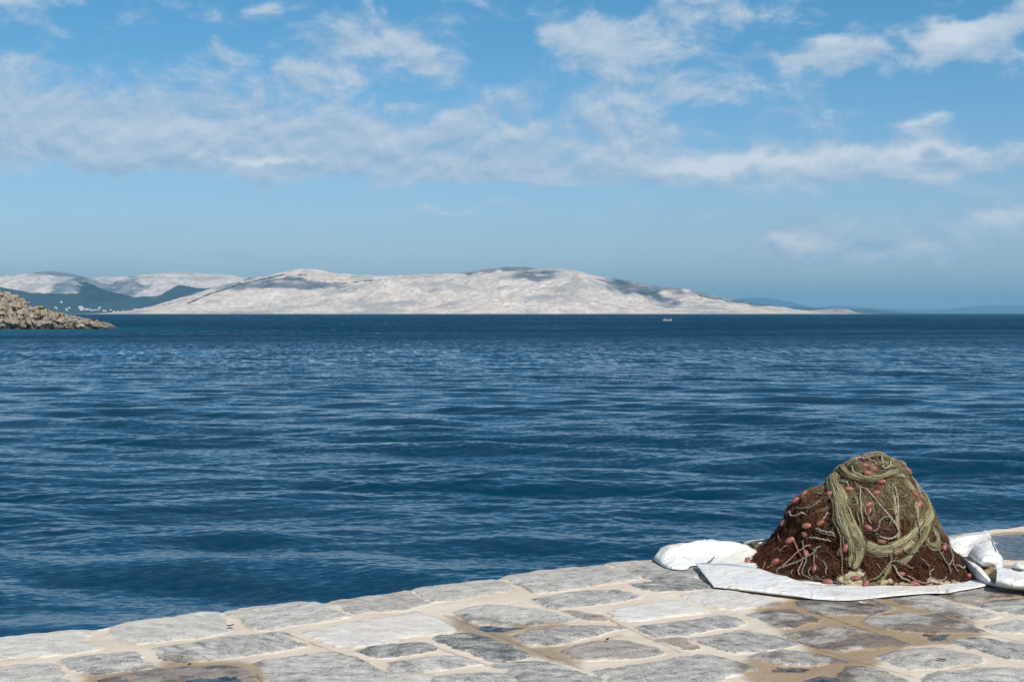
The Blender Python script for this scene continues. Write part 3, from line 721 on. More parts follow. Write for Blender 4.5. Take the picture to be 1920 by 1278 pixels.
SIL_L = [(1392,1062),(1408,1052),(1425,1040),(1440,1024),(1455,1003),(1466,980),(1478,955),(1490,938),(1508,925),(1530,914),(1548,903),(1556,890),(1578,880),(1592,871),(1606,863),(1622,857),(1640,854)]
SIL_R = [(1822,1084),(1806,1062),(1790,1040),(1778,1018),(1766,995),(1757,972),(1748,950),(1738,932),(1726,915),(1712,900),(1709,885),(1700,872),(1684,867),(1665,861),(1650,856),(1640,854)]

def make_mound():
    L = np.array([at_depth(*p) for p in SIL_L]); R = np.array([at_depth(*p) for p in SIL_R])
    zmax = L[-1, 2]; n = 150
    u = np.linspace(0, 1, n); zs = (zmax) * (1 - (1 - u) ** 1.35)
    xl = np.interp(zs, L[:, 2], L[:, 0]); xr = np.interp(zs, R[:, 2], R[:, 0])
    a = (xr - xl) / 2 * (1 - .05 * smooth(zs, .05, .3)); c = (xr + xl) / 2
    front = 0.62 * (a / a[0]) ** 0.9; back = 0.55 * (a / a[0]) ** 0.9
    # the foot of the pile swings back on the left and forward on the right
    nt = 420; th = np.linspace(0, 2 * np.pi, nt, endpoint=False)
    TH, Z = np.meshgrid(th, zs); A = a[:, None]; 
    cx, sy = np.cos(TH), np.sin(TH)
    ex = np.sign(cx) * np.abs(cx) ** 0.92; ey = np.sign(sy) * np.abs(sy) ** 0.92
    X = c[:, None] + A * ex; Y = YC + np.where(sy < 0, front[:, None], back[:, None]) * ey + (-0.10 * ex * (1 - Z / zmax) ** 2)
    N = np.stack([ex * 0.9, ey, np.full_like(ex, .35)], -1); N /= np.linalg.norm(N, axis=-1)[..., None]
    k = smooth(Z, -0.01, 0.05) * 0.6 + 0.4
    d = 0.040 * fbm(X * 5.0, Y * 5.0, Z * 5.0, 3) + 0.024 * fbm(X * 14 + Z * 3, Y * 14, Z * 6, 3, .55, True) - .016 + 0.007 * fbm(X * 45, Y * 45, Z * 30, 3)
    # side-facing limb keeps to the traced outline
    d = d * (0.45 + 0.55 * np.abs(sy)) + 0.016 * fbm(X * 18, Y * 18, Z * 18 + 5, 3, .55, True) * (1 - np.abs(sy)) * smooth(Z, .1, .3) - .006
    d = d - d.mean() - 0.016 - 0.012 * smooth(Z, .35, .65)
    P = np.stack([X, Y, Z], -1) + N * (d * k)[..., None]
    P[..., 2] = np.maximum(P[..., 2], 0.022)
    top = P[-1].mean(0)
    return P, top, nt, n, zmax

def seg_tubes(paths, radii, sides=3, taper=False):
    """many polylines (k x n x 3) of one length -> one mesh of thin tubes"""
    P = np.asarray(paths, float); K, n, _ = P.shape
    T = np.gradient(P, axis=1); T /= np.linalg.norm(T, axis=2)[..., None] + 1e-9
    up = np.zeros_like(T); up[..., 2] = 1.0; up[np.abs(T[..., 2]) > 0.9] = (1, 0, 0)
    B = np.cross(T, up); B /= np.linalg.norm(B, axis=2)[..., None] + 1e-9; C = np.cross(B, T)
    r = np.broadcast_to(np.asarray(radii, float).reshape(-1, 1), (K, n)).copy()
    if taper: r = r * (0.35 + 0.65 * np.sin(np.linspace(0.1, np.pi - 0.1, n)))[None, :]
    ang = np.linspace(0, 2 * np.pi, sides, endpoint=False)
    V = P[:, :, None, :] + r[:, :, None, None] * (np.cos(ang)[None, None, :, None] * B[:, :, None, :] + np.sin(ang)[None, None, :, None] * C[:, :, None, :])
    f = grid_faces(n, sides, True)[None] + (np.arange(K) * n * sides)[:, None, None]
    return V.reshape(-1, 3), f.reshape(-1, 4), n * sides

def join(parts):
    V, Fc, A, off = [], [], [], 0
    for v, f, a in parts:
        V.append(v); Fc.append(f + off); A.append(a); off += len(v)
    return np.concatenate(V), np.concatenate(Fc), np.concatenate(A)

def spline(pts, n):
    p = np.asarray(pts, float)
    if len(p) == 2: return np.array([p[0] + (p[1] - p[0]) * k for k in np.linspace(0, 1, n)])
    q = np.vstack([2 * p[0] - p[1], p, 2 * p[-1] - p[-2]]); m = len(p) - 1
    t = np.linspace(0, m - 1e-6, n); i = t.astype(int); f = (t - i)[:, None]
    a, b, c, d = q[i], q[i + 1], q[i + 2], q[i + 3]
    return 0.5 * ((2 * b) + (c - a) * f + (2 * a - 5 * b + 4 * c - d) * f * f + (3 * b - a - 3 * c + d) * f ** 3)

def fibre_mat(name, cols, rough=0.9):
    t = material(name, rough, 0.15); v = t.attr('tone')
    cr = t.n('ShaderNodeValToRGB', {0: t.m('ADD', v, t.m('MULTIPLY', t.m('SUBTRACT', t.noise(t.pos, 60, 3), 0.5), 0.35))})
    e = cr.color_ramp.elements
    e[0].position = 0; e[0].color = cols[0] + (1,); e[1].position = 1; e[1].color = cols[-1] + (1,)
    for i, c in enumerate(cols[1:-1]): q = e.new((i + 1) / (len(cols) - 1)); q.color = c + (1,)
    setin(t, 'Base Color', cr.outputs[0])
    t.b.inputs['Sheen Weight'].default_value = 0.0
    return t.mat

M_BROWN = fibre_mat('brown_nylon_netting', [(0.035, 0.014, 0.008), (0.110, 0.046, 0.025), (0.19, 0.105, 0.060), (0.33, 0.23, 0.14)])
M_KHAKI = fibre_mat('khaki_nylon_netting', [(0.085, 0.062, 0.034), (0.19, 0.158, 0.090), (0.34, 0.315, 0.185), (0.47, 0.44, 0.29)])
M_CREAM = fibre_mat('cream_netting', [(0.25, 0.19, 0.11), (0.52, 0.43, 0.28), (0.72, 0.63, 0.46)])
def mat_rope(name, a, b):
    t = material(name, 0.75, 0.3); s = t.attr('along')
    w = t.m('SINE', t.m('MULTIPLY', s, 2 * math.pi / 0.022))
    c = t.mix(t.ramp(t.m('ADD', w, t.m('MULTIPLY', t.m('SUBTRACT', t.noise(t.pos, 30, 3), .5), 2.0)), -0.5, 0.9), a, b)
    setin(t, 'Base Color', c)
    bump(t, t.m('SINE', t.m('MULTIPLY', s, 2 * math.pi / 0.008)), 0.6, 0.002)
    return t.mat
M_ROPES = [mat_rope('pale_cord', (0.25, 0.215, 0.165), (0.45, 0.395, 0.32)), mat_rope('grey_cord', (0.12, 0.112, 0.095), (0.27, 0.25, 0.215)), mat_rope('buff_cord', (0.22, 0.115, 0.07), (0.42, 0.27, 0.18)), mat_rope('olive_cord', (0.085, 0.08, 0.045), (0.25, 0.24, 0.15))]

def mat_float():
    t = material('float_plastic', 0.42, 0.5); r = t.n('ShaderNodeObjectInfo').outputs['Random']
    c = t.mix(r, (0.19, 0.062, 0.042), (0.31, 0.108, 0.078))
    c = t.mix(t.ramp(t.noise(t.obj, 60, 5, 0.7), 0.52, 0.7, 0, 0.55), c, (0.46, 0.23, 0.17))
    c = t.mix(t.ramp(t.noise(t.obj, 35, 4, 0.7), 0.60, 0.72, 0, 0.6), c, (0.17, 0.06, 0.04))
    setin(t, 'Base Color', c); setin(t, 'Roughness', t.ramp(t.noise(t.obj, 90, 3), .3, .7, .35, .6))
    return t.mat
M_FLOAT = mat_float()

FLOATS = [(1130,78,0),(1113,122,5),(1127,155,0),(1165,168,10),(1138,186,0),(1205,232,0),(1047,265,-20),(1182,288,20),(1350,172,-70),(1003,168,10),(926,200,-45),(925,262,15),(826,292,25),(788,322,0),
 (711,428,0),(908,432,30),(842,446,-8),(833,494,-38),(760,522,10),(1027,466,88),(1034,556,82),(1002,577,88),(1142,457,-38),(1368,290,-62),(1394,303,-62),(1423,457,78),(1351,533,32),(1297,569,38),
 (1209,522,0),(1151,375,70),(1140,344,40),(880,663,-80),(838,590,-70),(1080,710,-12),(1125,738,60),(1303,685,20),(1368,735,-20),(1641,698,-10),(553,596,15),(545,624,20),(556,630,-30),(897,733,-25),(1512,556,40),(683,628,20),(958,288,0),(1385,345,60)]
BUNDLES = [  # path in close-up pixels, half width (m), strands, lift (m), start tone
 ([(1045,435),(1085,505),(1140,557),(1230,582),(1330,548),(1400,472),(1440,390),(1432,315),(1385,245),(1335,190)], .034, 120, .030, .62),
 ([(1075,500),(1140,545),(1225,562),(1310,530),(1380,455),(1420,380)], .022, 60, .045, .70),
 ([(955,190),(985,250),(1000,340),(1022,430),(1062,520),(1075,590),(1058,650)], .048, 190, .040, .66),
 ([(985,205),(1015,290),(1045,400),(1090,490),(1105,560),(1085,640),(1060,655)], .036, 110, .035, .55),
 ([(985,190),(1010,165),(1040,195),(1110,222),(1190,214),(1265,190),(1335,170)], .030, 110, .035, .62),
 ([(1015,165),(1045,110),(1100,95),(1180,88),(1250,105),(1310,140),(1345,175)], .045, 200, .012, .60),
 ([(1030,130),(1100,150),(1180,150),(1260,150),(1340,165)], .060, 200, .008, .38),
 ([(1090,100),(1150,78),(1215,85),(1275,115),(1335,150)], .040, 160, .006, .60),
 ([(1200,110),(1225,160),(1270,190),(1330,200)], .030, 80, .018, .66),
 ([(1235,235),(1268,290),(1280,380),(1285,470),(1280,520)], .020, 60, .022, .62),
 ([(1310,200),(1350,260),(1372,340),(1378,420),(1390,500)], .022, 70, .022, .60),
 ([(1100,245),(1140,300),(1175,380),(1190,470),(1210,540)], .050, 80, .004, .22),
 ([(1200,260),(1220,340),(1230,430),(1235,520)], .045, 110, .003, .28),
 ([(1300,230),(1330,300),(1345,400),(1350,500)], .045, 60, .003, .18),
 ([(1375,250),(1415,300),(1440,380),(1430,450),(1400,520),(1340,600),(1280,640)], .022, 60, .025, .55),
 ([(1425,400),(1455,460),(1480,510),(1470,545),(1435,530),(1420,480)], .026, 70, .020, .50),
 ([(1060,645),(1085,665),(1120,700),(1150,745),(1200,755)], .016, 34, .020, .35),
 ([(1245,580),(1250,640),(1225,690),(1190,735),(1165,757)], .014, 34, .022, .38),
 ([(1150,740),(1180,758),(1230,757)], .018, 40, .014, .30),
 ([(960,235),(990,300),(995,330)], .02, 30, .01, .35),
 ([(1080,250),(1130,235),(1180,245),(1230,240)], .022, 60, .012, .58),
 ([(1060,270),(1090,320),(1100,400)], .018, 30, .010, .45)]
CREAM = [([(960,738),(1010,715),(1060,700),(1120,705)], .028, 100, .010, .6), ([(945,762),(1000,752),(1060,758),(1130,745)], .028, 80, .010, .6),
 ([(1020,700),(1080,684),(1125,692)], .022, 60, .016, .75), ([(1215,742),(1240,722),(1262,730)], .020, 40, .014, .6), ([(1275,750),(1320,742),(1370,738)], .014, 34, .008, .75), ([(1425,722),(1480,722),(1530,732),(1580,726)], .020, 60, .008, .55),
 ([(1430,742),(1470,748),(1500,740)], .012, 24, .006, .8), ([(1530,742),(1600,735),(1640,726)], .014, 30, .006, .55)]
ROPES = [  # path, radius mm, lift m, cord kind
 ([(1100,250),(1103,330),(1115,430)], 5, .03, 0), ([(1098,252),(1150,300),(1212,372),(1262,432),(1280,480),(1262,510),(1220,515),(1188,490)], 6, .04, 0), ([(1150,478),(1185,468),(1205,430),(1225,408),(1250,418),(1245,445)], 6, .035, 1),
 ([(1066,168),(1078,200),(1108,222),(1140,226)], 5, .05, 0), ([(1068,142),(1110,130),(1150,140),(1195,166)], 5, .04, 0), ([(1200,108),(1212,158),(1228,190),(1243,172),(1240,138)], 6, .05, 0), ([(1000,158),(1055,150),(1095,143)], 4, .045, 0),
 ([(915,325),(882,355),(820,370),(790,362)], 5, .025, 1), ([(760,378),(772,405),(800,402),(832,384)], 6, .03, 0), ([(945,382),(936,410),(918,424)], 5, .025, 0), ([(862,540),(800,592),(735,650),(690,690)], 5, .035, 2), ([(915,545),(880,592),(800,640),(730,662),(690,688)], 6, .045, 1),
 ([(876,555),(878,600),(880,645)], 4, .02, 2), ([(772,500),(795,560),(830,622),(800,670),(812,698)], 5, .02, 2), ([(822,510),(830,560),(842,622),(822,680),(852,720)], 5, .025, 1), ([(850,508),(890,513),(930,520),(960,520)], 5, .025, 0),
 ([(880,458),(925,478),(980,486)], 5, .025, 0), ([(885,470),(930,492),(990,500)], 4, .025, 1), ([(1342,198),(1365,250),(1400,312),(1440,360)], 6, .03, 0), ([(985,440),(1005,500),(1015,560),(1014,640),(1016,700)], 5, .035, 3), ([(1020,500),(1022,545)], 5, .03, 1),
 ([(1120,728),(1180,706),(1222,664),(1236,640),(1262,630),(1298,634),(1325,655),(1345,665),(1358,655)], 6, .04, 3), ([(1240,575),(1255,610),(1230,660),(1215,700)], 5, .035, 3), ([(1264,640),(1278,690),(1306,712),(1352,726)], 6, .035, 0), ([(1326,690),(1380,722),(1440,742)], 5, .02, 2),
 ([(1470,655),(1445,672),(1440,700),(1470,716),(1510,712),(1520,690)], 6, .02, 1), ([(1495,530),(1530,568),(1542,615),(1528,650)], 6, .03, 1), ([(1472,552),(1500,605),(1530,650),(1545,690)], 5, .02, 1), ([(1545,595),(1560,650),(1585,685)], 5, .02, 1), ([(1575,640),(1598,658),(1612,650)], 6, .02, 0),
 ([(1250,240),(1278,300),(1285,400)], 4, .035, 0), ([(950,268),(960,310),(978,338)], 5, .025, 0), ([(1010,236),(1045,254)], 5, .04, 0), ([(735,384),(742,348),(790,325)], 5, .015, 1), ([(1140,300),(1165,345),(1172,400),(1142,432)], 4, .025, 2),
 ([(1112,330),(1135,390),(1160,440)], 4, .02, 0), ([(700,472),(706,520)], 4, .01, 2), ([(622,668),(640,622)], 4, .01, 2), ([(640,660),(680,640)], 4, .012, 2), ([(915,612),(938,650),(930,690)], 5, .015, 1), ([(1345,515),(1400,490),(1440,470)], 4, .02, 2),
 ([(700,580),(745,540)], 4, .01, 2), ([(1230,370),(1270,370),(1310,350)], 4, .02, 2), ([(1185,635),(1200,660)], 4, .02, 2), ([(1395,600),(1430,640),(1440,660)], 4, .02, 1), ([(1355,340),(1375,420),(1395,500),(1400,560)], 4, .03, 1), ([(1090,700),(1050,718),(1020,712)], 4, .03, 1),
 ([(960,755),(1000,770),(1050,768)], 5, .012, 1), ([(1310,745),(1390,752),(1430,748)], 5, .008, 0), ([(875,690),(905,705),(930,700)], 4, .02, 1), ([(1290,300),(1310,316),(1340,300)], 4, .03, 1), ([(1300,560),(1340,590),(1390,575)], 4, .03, 3), ([(860,640),(850,690),(895,740),(950,745)], 4, .012, 1)]

def make_net():
    rs = np.random.RandomState(11)
    P, top, nt, n, zmax = make_mound()
    base = empty('fishing_net_pile', (float(top[0]), YC, 0.0)); O = np.array([float(top[0]), YC, 0.0])
    tag(base, 'tall heap of brown and khaki fishing net with terracotta floats on white sheet', 'fishing net')
    V = np.concatenate([P.reshape(-1, 3), [top + (0, 0, .004)]])
    fc = grid_faces(n, nt, True)
    cap = np.array([[(n - 1) * nt + j, (n - 1) * nt + (j + 1) % nt, len(V) - 1, len(V) - 1] for j in range(nt)])
    me_v = V; faces = [tuple(f) for f in fc] + [tuple(c[:3]) for c in cap]
    bvh = BVHTree.FromPolygons([Vector(v) for v in me_v], faces)
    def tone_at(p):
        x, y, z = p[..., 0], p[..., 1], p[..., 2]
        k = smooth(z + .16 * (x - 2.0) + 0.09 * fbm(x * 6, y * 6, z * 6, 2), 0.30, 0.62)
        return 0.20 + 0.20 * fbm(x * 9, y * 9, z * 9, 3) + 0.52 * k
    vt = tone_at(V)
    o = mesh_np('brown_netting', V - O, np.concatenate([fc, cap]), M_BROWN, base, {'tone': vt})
    def hit(u, v):
        r = ray(u, v); h = bvh.ray_cast(Vector((0, 0, CAMZ)), Vector(r / np.linalg.norm(r)))
        if h[0] is None:
            # just off the limb: the nearest point of the pile to that line of sight
            q = at_depth(u, v)
            if q[2] < 0.06: q = on_ground(u, v, .03)
            h = bvh.find_nearest(Vector(q))
        p, nm = np.array(h[0]), np.array(h[1])
        if nm @ (p - np.array([0, 0, CAMZ])) > 0: nm = -nm
        out = np.array([p[0] - O[0], (p[1] - YC) * 1.2, 0.25 + .5 * p[2]]); out /= np.linalg.norm(out) + 1e-9
        if out[1] > 0: out[1] *= .3
        nm = nm * .25 + out; nm /= np.linalg.norm(nm)
        if nm @ (p - np.array([0, 0, CAMZ])) > 0: nm = -nm
        return p, nm
    # ---- loose brown fibres all over the heap
    Pn = P.reshape(-1, 3)
    dx = np.gradient(P, axis=1); dz = np.gradient(P, axis=0); NN = np.cross(dx, dz); NN /= np.linalg.norm(NN, axis=-1)[..., None] + 1e-9
    NN = NN.reshape(-1, 3); cen = np.array([Pn[:, 0].mean(), YC, .2])
    flip = ((Pn - cen) * NN).sum(1) < 0; NN[flip] *= -1
    def fuzz(K, seg, length, rad, lift, cond=None, curl=1.0, down=0.5):
        rows = rs.randint(1, n - 1, K * 3); cols = rs.randint(0, nt, K * 3); idx = rows * nt + cols
        # even density: weight by ring circumference
        w = np.linalg.norm(P[:, 1] - P[:, 0], axis=1); keep = rs.rand(K * 3) < np.clip(np.linalg.norm(P[rows, (cols + 1) % nt] - P[rows, cols], axis=1) / 0.009, .1, 1)
        keep &= (P[rows, cols, 1] < YC + 0.25)
        if cond is not None: keep &= cond(P[rows, cols])
        idx = idx[keep][:K]; K = len(idx)
        p = Pn[idx].copy(); nm = NN[idx]
        dn = np.tile([0., 0., -1.], (K, 1)); dn -= (dn * nm).sum(1)[:, None] * nm; dn /= np.linalg.norm(dn, axis=1)[:, None] + 1e-9
        sd = np.cross(nm, dn); fa_ = 1.5 * fbm(p[:, 0] * 5, p[:, 1] * 5, p[:, 2] * 4, 2) / max(down, .3) + rs.normal(0, .28 / max(down, .3), K)
        t = np.cos(fa_)[:, None] * dn + np.sin(fa_)[:, None] * sd; t /= np.linalg.norm(t, axis=1)[:, None] + 1e-9
        b = np.cross(nm, t); st_ = length / seg
        out = np.zeros((K, seg + 1, 3)); L = length * rs.uniform(.5, 1.4, K) / seg
        ph = rs.rand(K) * 6.28; cu = rs.normal(0, .55 * curl, K)
        pos = p + nm * 0.002; ang = np.zeros(K)
        for i in range(seg + 1):
            s_ = i / seg
            out[:, i] = pos + nm * (lift * np.sin(np.pi * s_) * (0.35 + rs.rand(K) * .3))[:, None] * (1 + .0)
            ang = ang + cu * 3.0 / seg + rs.normal(0, .20, K)
            pos = pos + (np.cos(ang)[:, None] * t + np.sin(ang)[:, None] * b) * L[:, None]
        out[..., 2] = np.maximum(out[..., 2], 0.008)
        return out, idx
    parts = []
    for K, seg, ln, rad, lift, dn in ((9000, 7, .06, .0010, .010, .35), (9000, 10, .15, .0010, .014, 1.0), (4000, 12, .24, .0011, .018, 1.5)):
        f, idx = fuzz(K, seg, ln, rad, lift, down=dn)
        flat = f.reshape(-1, 3)
        res = np.empty_like(flat); nml = np.empty_like(flat)
        for i, q in enumerate(flat):
            h = bvh.find_nearest(Vector(q)); res[i] = h[0]; 
        off = flat - res; dl = np.linalg.norm(off, axis=1)
        base_n = np.repeat(NN[idx], seg + 1, axis=0)
        lv = np.tile(np.sin(np.pi * np.linspace(0, 1, seg + 1)), len(idx)) * lift * np.repeat(rs.uniform(.2, 1.0, len(idx)), seg + 1) + .0015
        g = (res + base_n * lv[:, None]).reshape(len(idx), seg + 1, 3)
        v, fa, per = seg_tubes(g, rs.uniform(.7, 1.3, len(idx)) * rad)
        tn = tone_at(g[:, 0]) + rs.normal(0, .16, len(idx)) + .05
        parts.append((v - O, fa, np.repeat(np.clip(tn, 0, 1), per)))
    v, fa, ta = join(parts)
    nf = mesh_np('loose_fibres', v, fa, M_BROWN, base, {'tone': ta})
    parts = []
    hi = lambda p: p[:, 2] + .25 * (p[:, 0] - O[0]) + .10 * fbm(p[:, 0] * 6, p[:, 1] * 6, p[:, 2] * 6, 2) > .42
    for K, seg, ln, rad, lift, dn in ((6000, 8, .08, .0010, .014, .5), (4200, 12, .22, .0011, .020, 1.5)):
        f, idx = fuzz(K, seg, ln, rad, lift, hi, down=dn)
        flat = f.reshape(-1, 3); res = np.array([bvh.find_nearest(Vector(q))[0] for q in flat])
        base_n = np.repeat(NN[idx], seg + 1, axis=0)
        lv = np.tile(np.sin(np.pi * np.linspace(0, 1, seg + 1)), len(idx)) * lift * np.repeat(rs.uniform(.2, 1.0, len(idx)), seg + 1) + .003
        g = (res + base_n * lv[:, None]).reshape(len(idx), seg + 1, 3)
        v, fa, per = seg_tubes(g, rs.uniform(.7, 1.3, len(idx)) * rad)
        parts.append((v - O, fa, np.repeat(np.clip(rs.normal(.38, .20, len(idx)), 0, 1), per)))
    v, fa, ta = join(parts)
    mesh_np('khaki_fibres', v, fa, M_KHAKI, base, {'tone': ta})
    # ---- hanks of khaki and cream netting laid over the heap
    def hank(name, path, hw, K, lift, tone, mat, rad=.0015):
        hw = hw * .56; lift = lift * .7; K = int(K * .85)
        K = int(K * 1.5)
        pts = [hit(*z1(*q)) for q in path]
        c = spline([p + nm * lift for p, nm in pts], 40); nn = spline([nm for _, nm in pts], 40); nn /= np.linalg.norm(nn, axis=1)[:, None]
        T = np.gradient(c, axis=0); T /= np.linalg.norm(T, axis=1)[:, None] + 1e-9
        S = np.cross(T, nn); S /= np.linalg.norm(S, axis=1)[:, None] + 1e-9
        s_ = np.linspace(0, 1, 40); wprof = (0.62 + 0.38 * np.sin(np.pi * s_)) * (1 + .25 * np.sin(s_ * 17 + rs.rand() * 6))
        a0 = rs.uniform(-1, 1, K); h0 = rs.uniform(0, 1, K) ** .7; tw = rs.normal(0, 1.6, K); fr = rs.uniform(2, 7, K); ph = rs.rand(K) * 6.28
        wig = 0.24 * np.sin(fr[:, None] * s_[None] * 6.28 + ph[:, None]) + 0.09 * np.sin(fr[:, None] * 5.1 * s_[None] * 6.28 + ph[:, None] * 3)
        stray = rs.rand(K) < .22; a0 = np.where(stray, a0 * 1.9, a0); h0 = np.where(stray, h0 * .4, h0); tw = np.where(stray, tw * 1.6, tw)
        a = np.clip(a0[:, None] + tw[:, None] * (s_[None] - .5) * .7 + wig, -2.1, 2.1)
        hh = (h0[:, None] * np.sqrt(np.clip(1.2 - a ** 2 * .75, 0.03, 1)) + .5 * wig)
        g = c[None] + S[None] * (a * hw * wprof[None])[..., None] + nn[None] * (hh * min(hw * .75, .026) * wprof[None])[..., None]
        # let the two ends run into the heap
        sink = (np.clip(.08 - s_, 0, 1) + np.clip(s_ - .92, 0, 1)) * .3
        g = g - nn[None] * sink[None, :, None]; g[..., 2] = np.maximum(g[..., 2], .008)
        v, fa, per = seg_tubes(g, rs.uniform(.6, 1.5, K) * rad)
        dark = rs.rand(K) < .16
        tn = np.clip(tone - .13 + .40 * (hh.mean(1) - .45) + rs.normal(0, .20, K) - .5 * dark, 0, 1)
        # inner core so that the hank is not see-through
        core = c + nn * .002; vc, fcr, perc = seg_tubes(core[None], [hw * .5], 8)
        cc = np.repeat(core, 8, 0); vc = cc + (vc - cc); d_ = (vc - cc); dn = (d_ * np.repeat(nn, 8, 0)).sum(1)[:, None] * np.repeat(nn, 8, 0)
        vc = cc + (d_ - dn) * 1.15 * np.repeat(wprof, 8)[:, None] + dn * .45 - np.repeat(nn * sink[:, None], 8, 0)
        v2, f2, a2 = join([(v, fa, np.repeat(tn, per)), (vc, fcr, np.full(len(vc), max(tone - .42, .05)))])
        return mesh_np(name, v2 - O, f2, mat, base, {'tone': a2})
    for i, (path, hw, K, lift, tone) in enumerate(BUNDLES): hank('khaki_netting', path, hw, K, lift, tone, M_KHAKI)
    for path, hw, K, lift, tone in CREAM: hank('cream_netting', path, hw, K, lift, tone, M_CREAM)
    # ---- cords
    def cord(path3, rad, kind):
        c = path3; m = len(c); v, fa, per = seg_tubes(c[None], [rad], 7)
        al = np.repeat(np.concatenate([[0], np.cumsum(np.linalg.norm(np.diff(c, axis=0), axis=1))]), 7) + np.tile(np.arange(7) / 7 * .022, m)
        return mesh_np('rope', v - O, fa, M_ROPES[kind], base, {'along': al})
    for path, rad, lift, kind in ROPES:
        pts = [hit(*z1(*q)) for q in path]
        m = max(16, 9 * len(path)); raw = np.array([p for p, _ in pts]); sm_ = raw.copy()
        if len(raw) > 2: sm_[1:-1] = .5 * raw[1:-1] + .25 * (raw[:-2] + raw[2:])
        sm_ = raw + (sm_ - raw) @ np.diag([0, 1, 0])
        sp = spline([q + nm * (lift * .8 + .010) for q, (_, nm) in zip(sm_, pts)], m)
        nn = spline([nm for _, nm in pts], m); s_ = np.linspace(0, 1, m)
        sp = sp - nn * (np.clip(.1 - s_, 0, 1) + np.clip(s_ - .9, 0, 1))[:, None] * .35
        sp += .0015 * np.stack([np.sin(s_ * 19 + rs.rand() * 6), np.cos(s_ * 15), np.sin(s_ * 23 + 1)], -1)
        sp[:, 2] = np.maximum(sp[:, 2], .008)
        cord(sp, rad * .00090, kind)
    for i in range(38):
        # short stray loops, mostly low down
        x, y = rs.uniform(560, 1600), rs.uniform(300, 730)
        if y < 760 - abs(x - 1150) * .9 - 20 or True:
            p0, nm = hit(*z1(x, y))
            if p0[2] < .03 or p0[1] > YC: continue
            a = rs.uniform(0, 6.28); k = rs.uniform(25, 60); pts = []
            for j in range(4):
                pts.append(hit(*z1(x, y))); a += rs.uniform(-1, 1.1); x += k * math.cos(a) * .7; y += k * math.sin(a) * .7 + 6
            m = 16; sp = spline([p + nm_ * .006 for p, nm_ in pts], m); s_ = np.linspace(0, 1, m)
            nn = spline([q for _, q in pts], m); sp = sp - nn * (np.clip(.15 - s_, 0, 1) + np.clip(s_ - .85, 0, 1))[:, None] * .15
            sp[:, 2] = np.maximum(sp[:, 2], .008)
            cord(sp, rs.uniform(.0022, .0034), [0, 1, 2, 2, 1][i % 5])
    # ---- floats: ribbed plastic olives threaded on the head-line
    def float_mesh():
        m, k = 22, 18; s_ = np.linspace(-1, 1, m); prof = np.sqrt(np.clip(1 - np.abs(s_ * .97) ** 2.1, 0, 1)) * .0185
        prof *= 1 + .03 * np.cos(s_ * 16); prof[0] = prof[-1] = .0055
        s2 = np.concatenate([[-.80], s_, [.80]]); p2 = np.concatenate([[.0045], prof, [.0045]])
        th = np.linspace(0, 2 * np.pi, k, endpoint=False)
        v = np.stack([np.repeat(s2 * .0305, k), np.outer(p2, np.cos(th)).ravel(), np.outer(p2, np.sin(th)).ravel()], -1)
        return v, grid_faces(m + 2, k, True)
    fv, ff = float_mesh(); proto = None
    right = np.array([1.0, 0, 0]); upv = np.array([0, math.sin(PITCH), math.cos(PITCH)])
    for (x, y, ang) in FLOATS:
        p, nm = hit(*z1(x, y))
        lifted = p + nm * rs.uniform(.012, .020)
        lifted[2] = max(lifted[2], .022)
        # keep the float on its line of sight from the quay's visitor: slide it along the skin
        d = right * math.cos(math.radians(ang)) + upv * math.sin(math.radians(ang))
        d = d - .75 * (d @ nm) * nm; d /= np.linalg.norm(d)
        d += rs.normal(0, .12, 3); d /= np.linalg.norm(d)
        if proto is None:
            proto = mesh_np('float', fv, ff, M_FLOAT, base); ob = proto
        else:
            ob = proto.copy(); COL.objects.link(ob); ob.parent = base
        q = Vector(d).to_track_quat('X', 'Z'); ob.rotation_mode = 'QUATERNION'; ob.rotation_quaternion = q
        sc = rs.uniform(.86, 1.04); ob.scale = (sc, sc * 1.03, sc * 1.03); ob.location = Vector(lifted - O)
    return base
make_net()

# ------------------------------------------------------------------ tarpaulin
def mat_tarp():
    t = material('white_pvc_sheet', 0.45, 0.35); P = t.pos
    c = t.mix(t.ramp(t.noise(P, 2.2, 4, 0.6), 0.40, 0.62), (0.78, 0.755, 0.70), (0.75, 0.76, 0.765))
    c = t.mix(t.ramp(t.noise(P, 9, 6, 0.75), 0.52, 0.70, 0, 0.45), c, (0.50, 0.45, 0.37))
    wv = t.noise(P, 7.5, 5, 0.7, 0, 1.6)
    line = t.m('ABSOLUTE', t.m('SUBTRACT', wv, 0.5))
    msk = t.ramp(t.noise(P, 3.4, 2), 0.50, 0.60)
    c = t.mix(t.m('MULTIPLY', t.ramp(line, 0.0, 0.014, 0.75, 0.0), msk), c, (0.20, 0.21, 0.23))
    setin(t, 'Base Color', c)
    t.b.inputs['Subsurface Weight'].default_value = 0.0
    cr = t.n('ShaderNodeTexVoronoi', {'Vector': t.v('ADD', P, t.v('SCALE', t.noise(P, 6, 3, .5, 1), scale=0.12)), 'Scale': 9.0}, feature='DISTANCE_TO_EDGE').outputs[0]
    cr2 = t.m('ABSOLUTE', t.m('SUBTRACT', t.noise(P, 3.2, 3, .5, 0, .8), 0.5))
    h = t.m('ADD', t.m('ADD', t.m('MULTIPLY', t.ramp(cr2, 0.0, 0.05, 1.0, 0.0), 0.35), t.m('MULTIPLY', t.ramp(cr, 0.0, 0.06), 0.10)), t.m('ADD', t.noise(P, 5, 3), t.m('MULTIPLY', t.noise(P, 24, 4), 0.25)))
    bump(t, h, 0.42, 0.03)
    return t.mat
M_TARP = mat_tarp()
M_UNDER = plain('khaki_sheet_underside', (0.30, 0.235, 0.13), 0.7, 0.2, 0.25, 8)

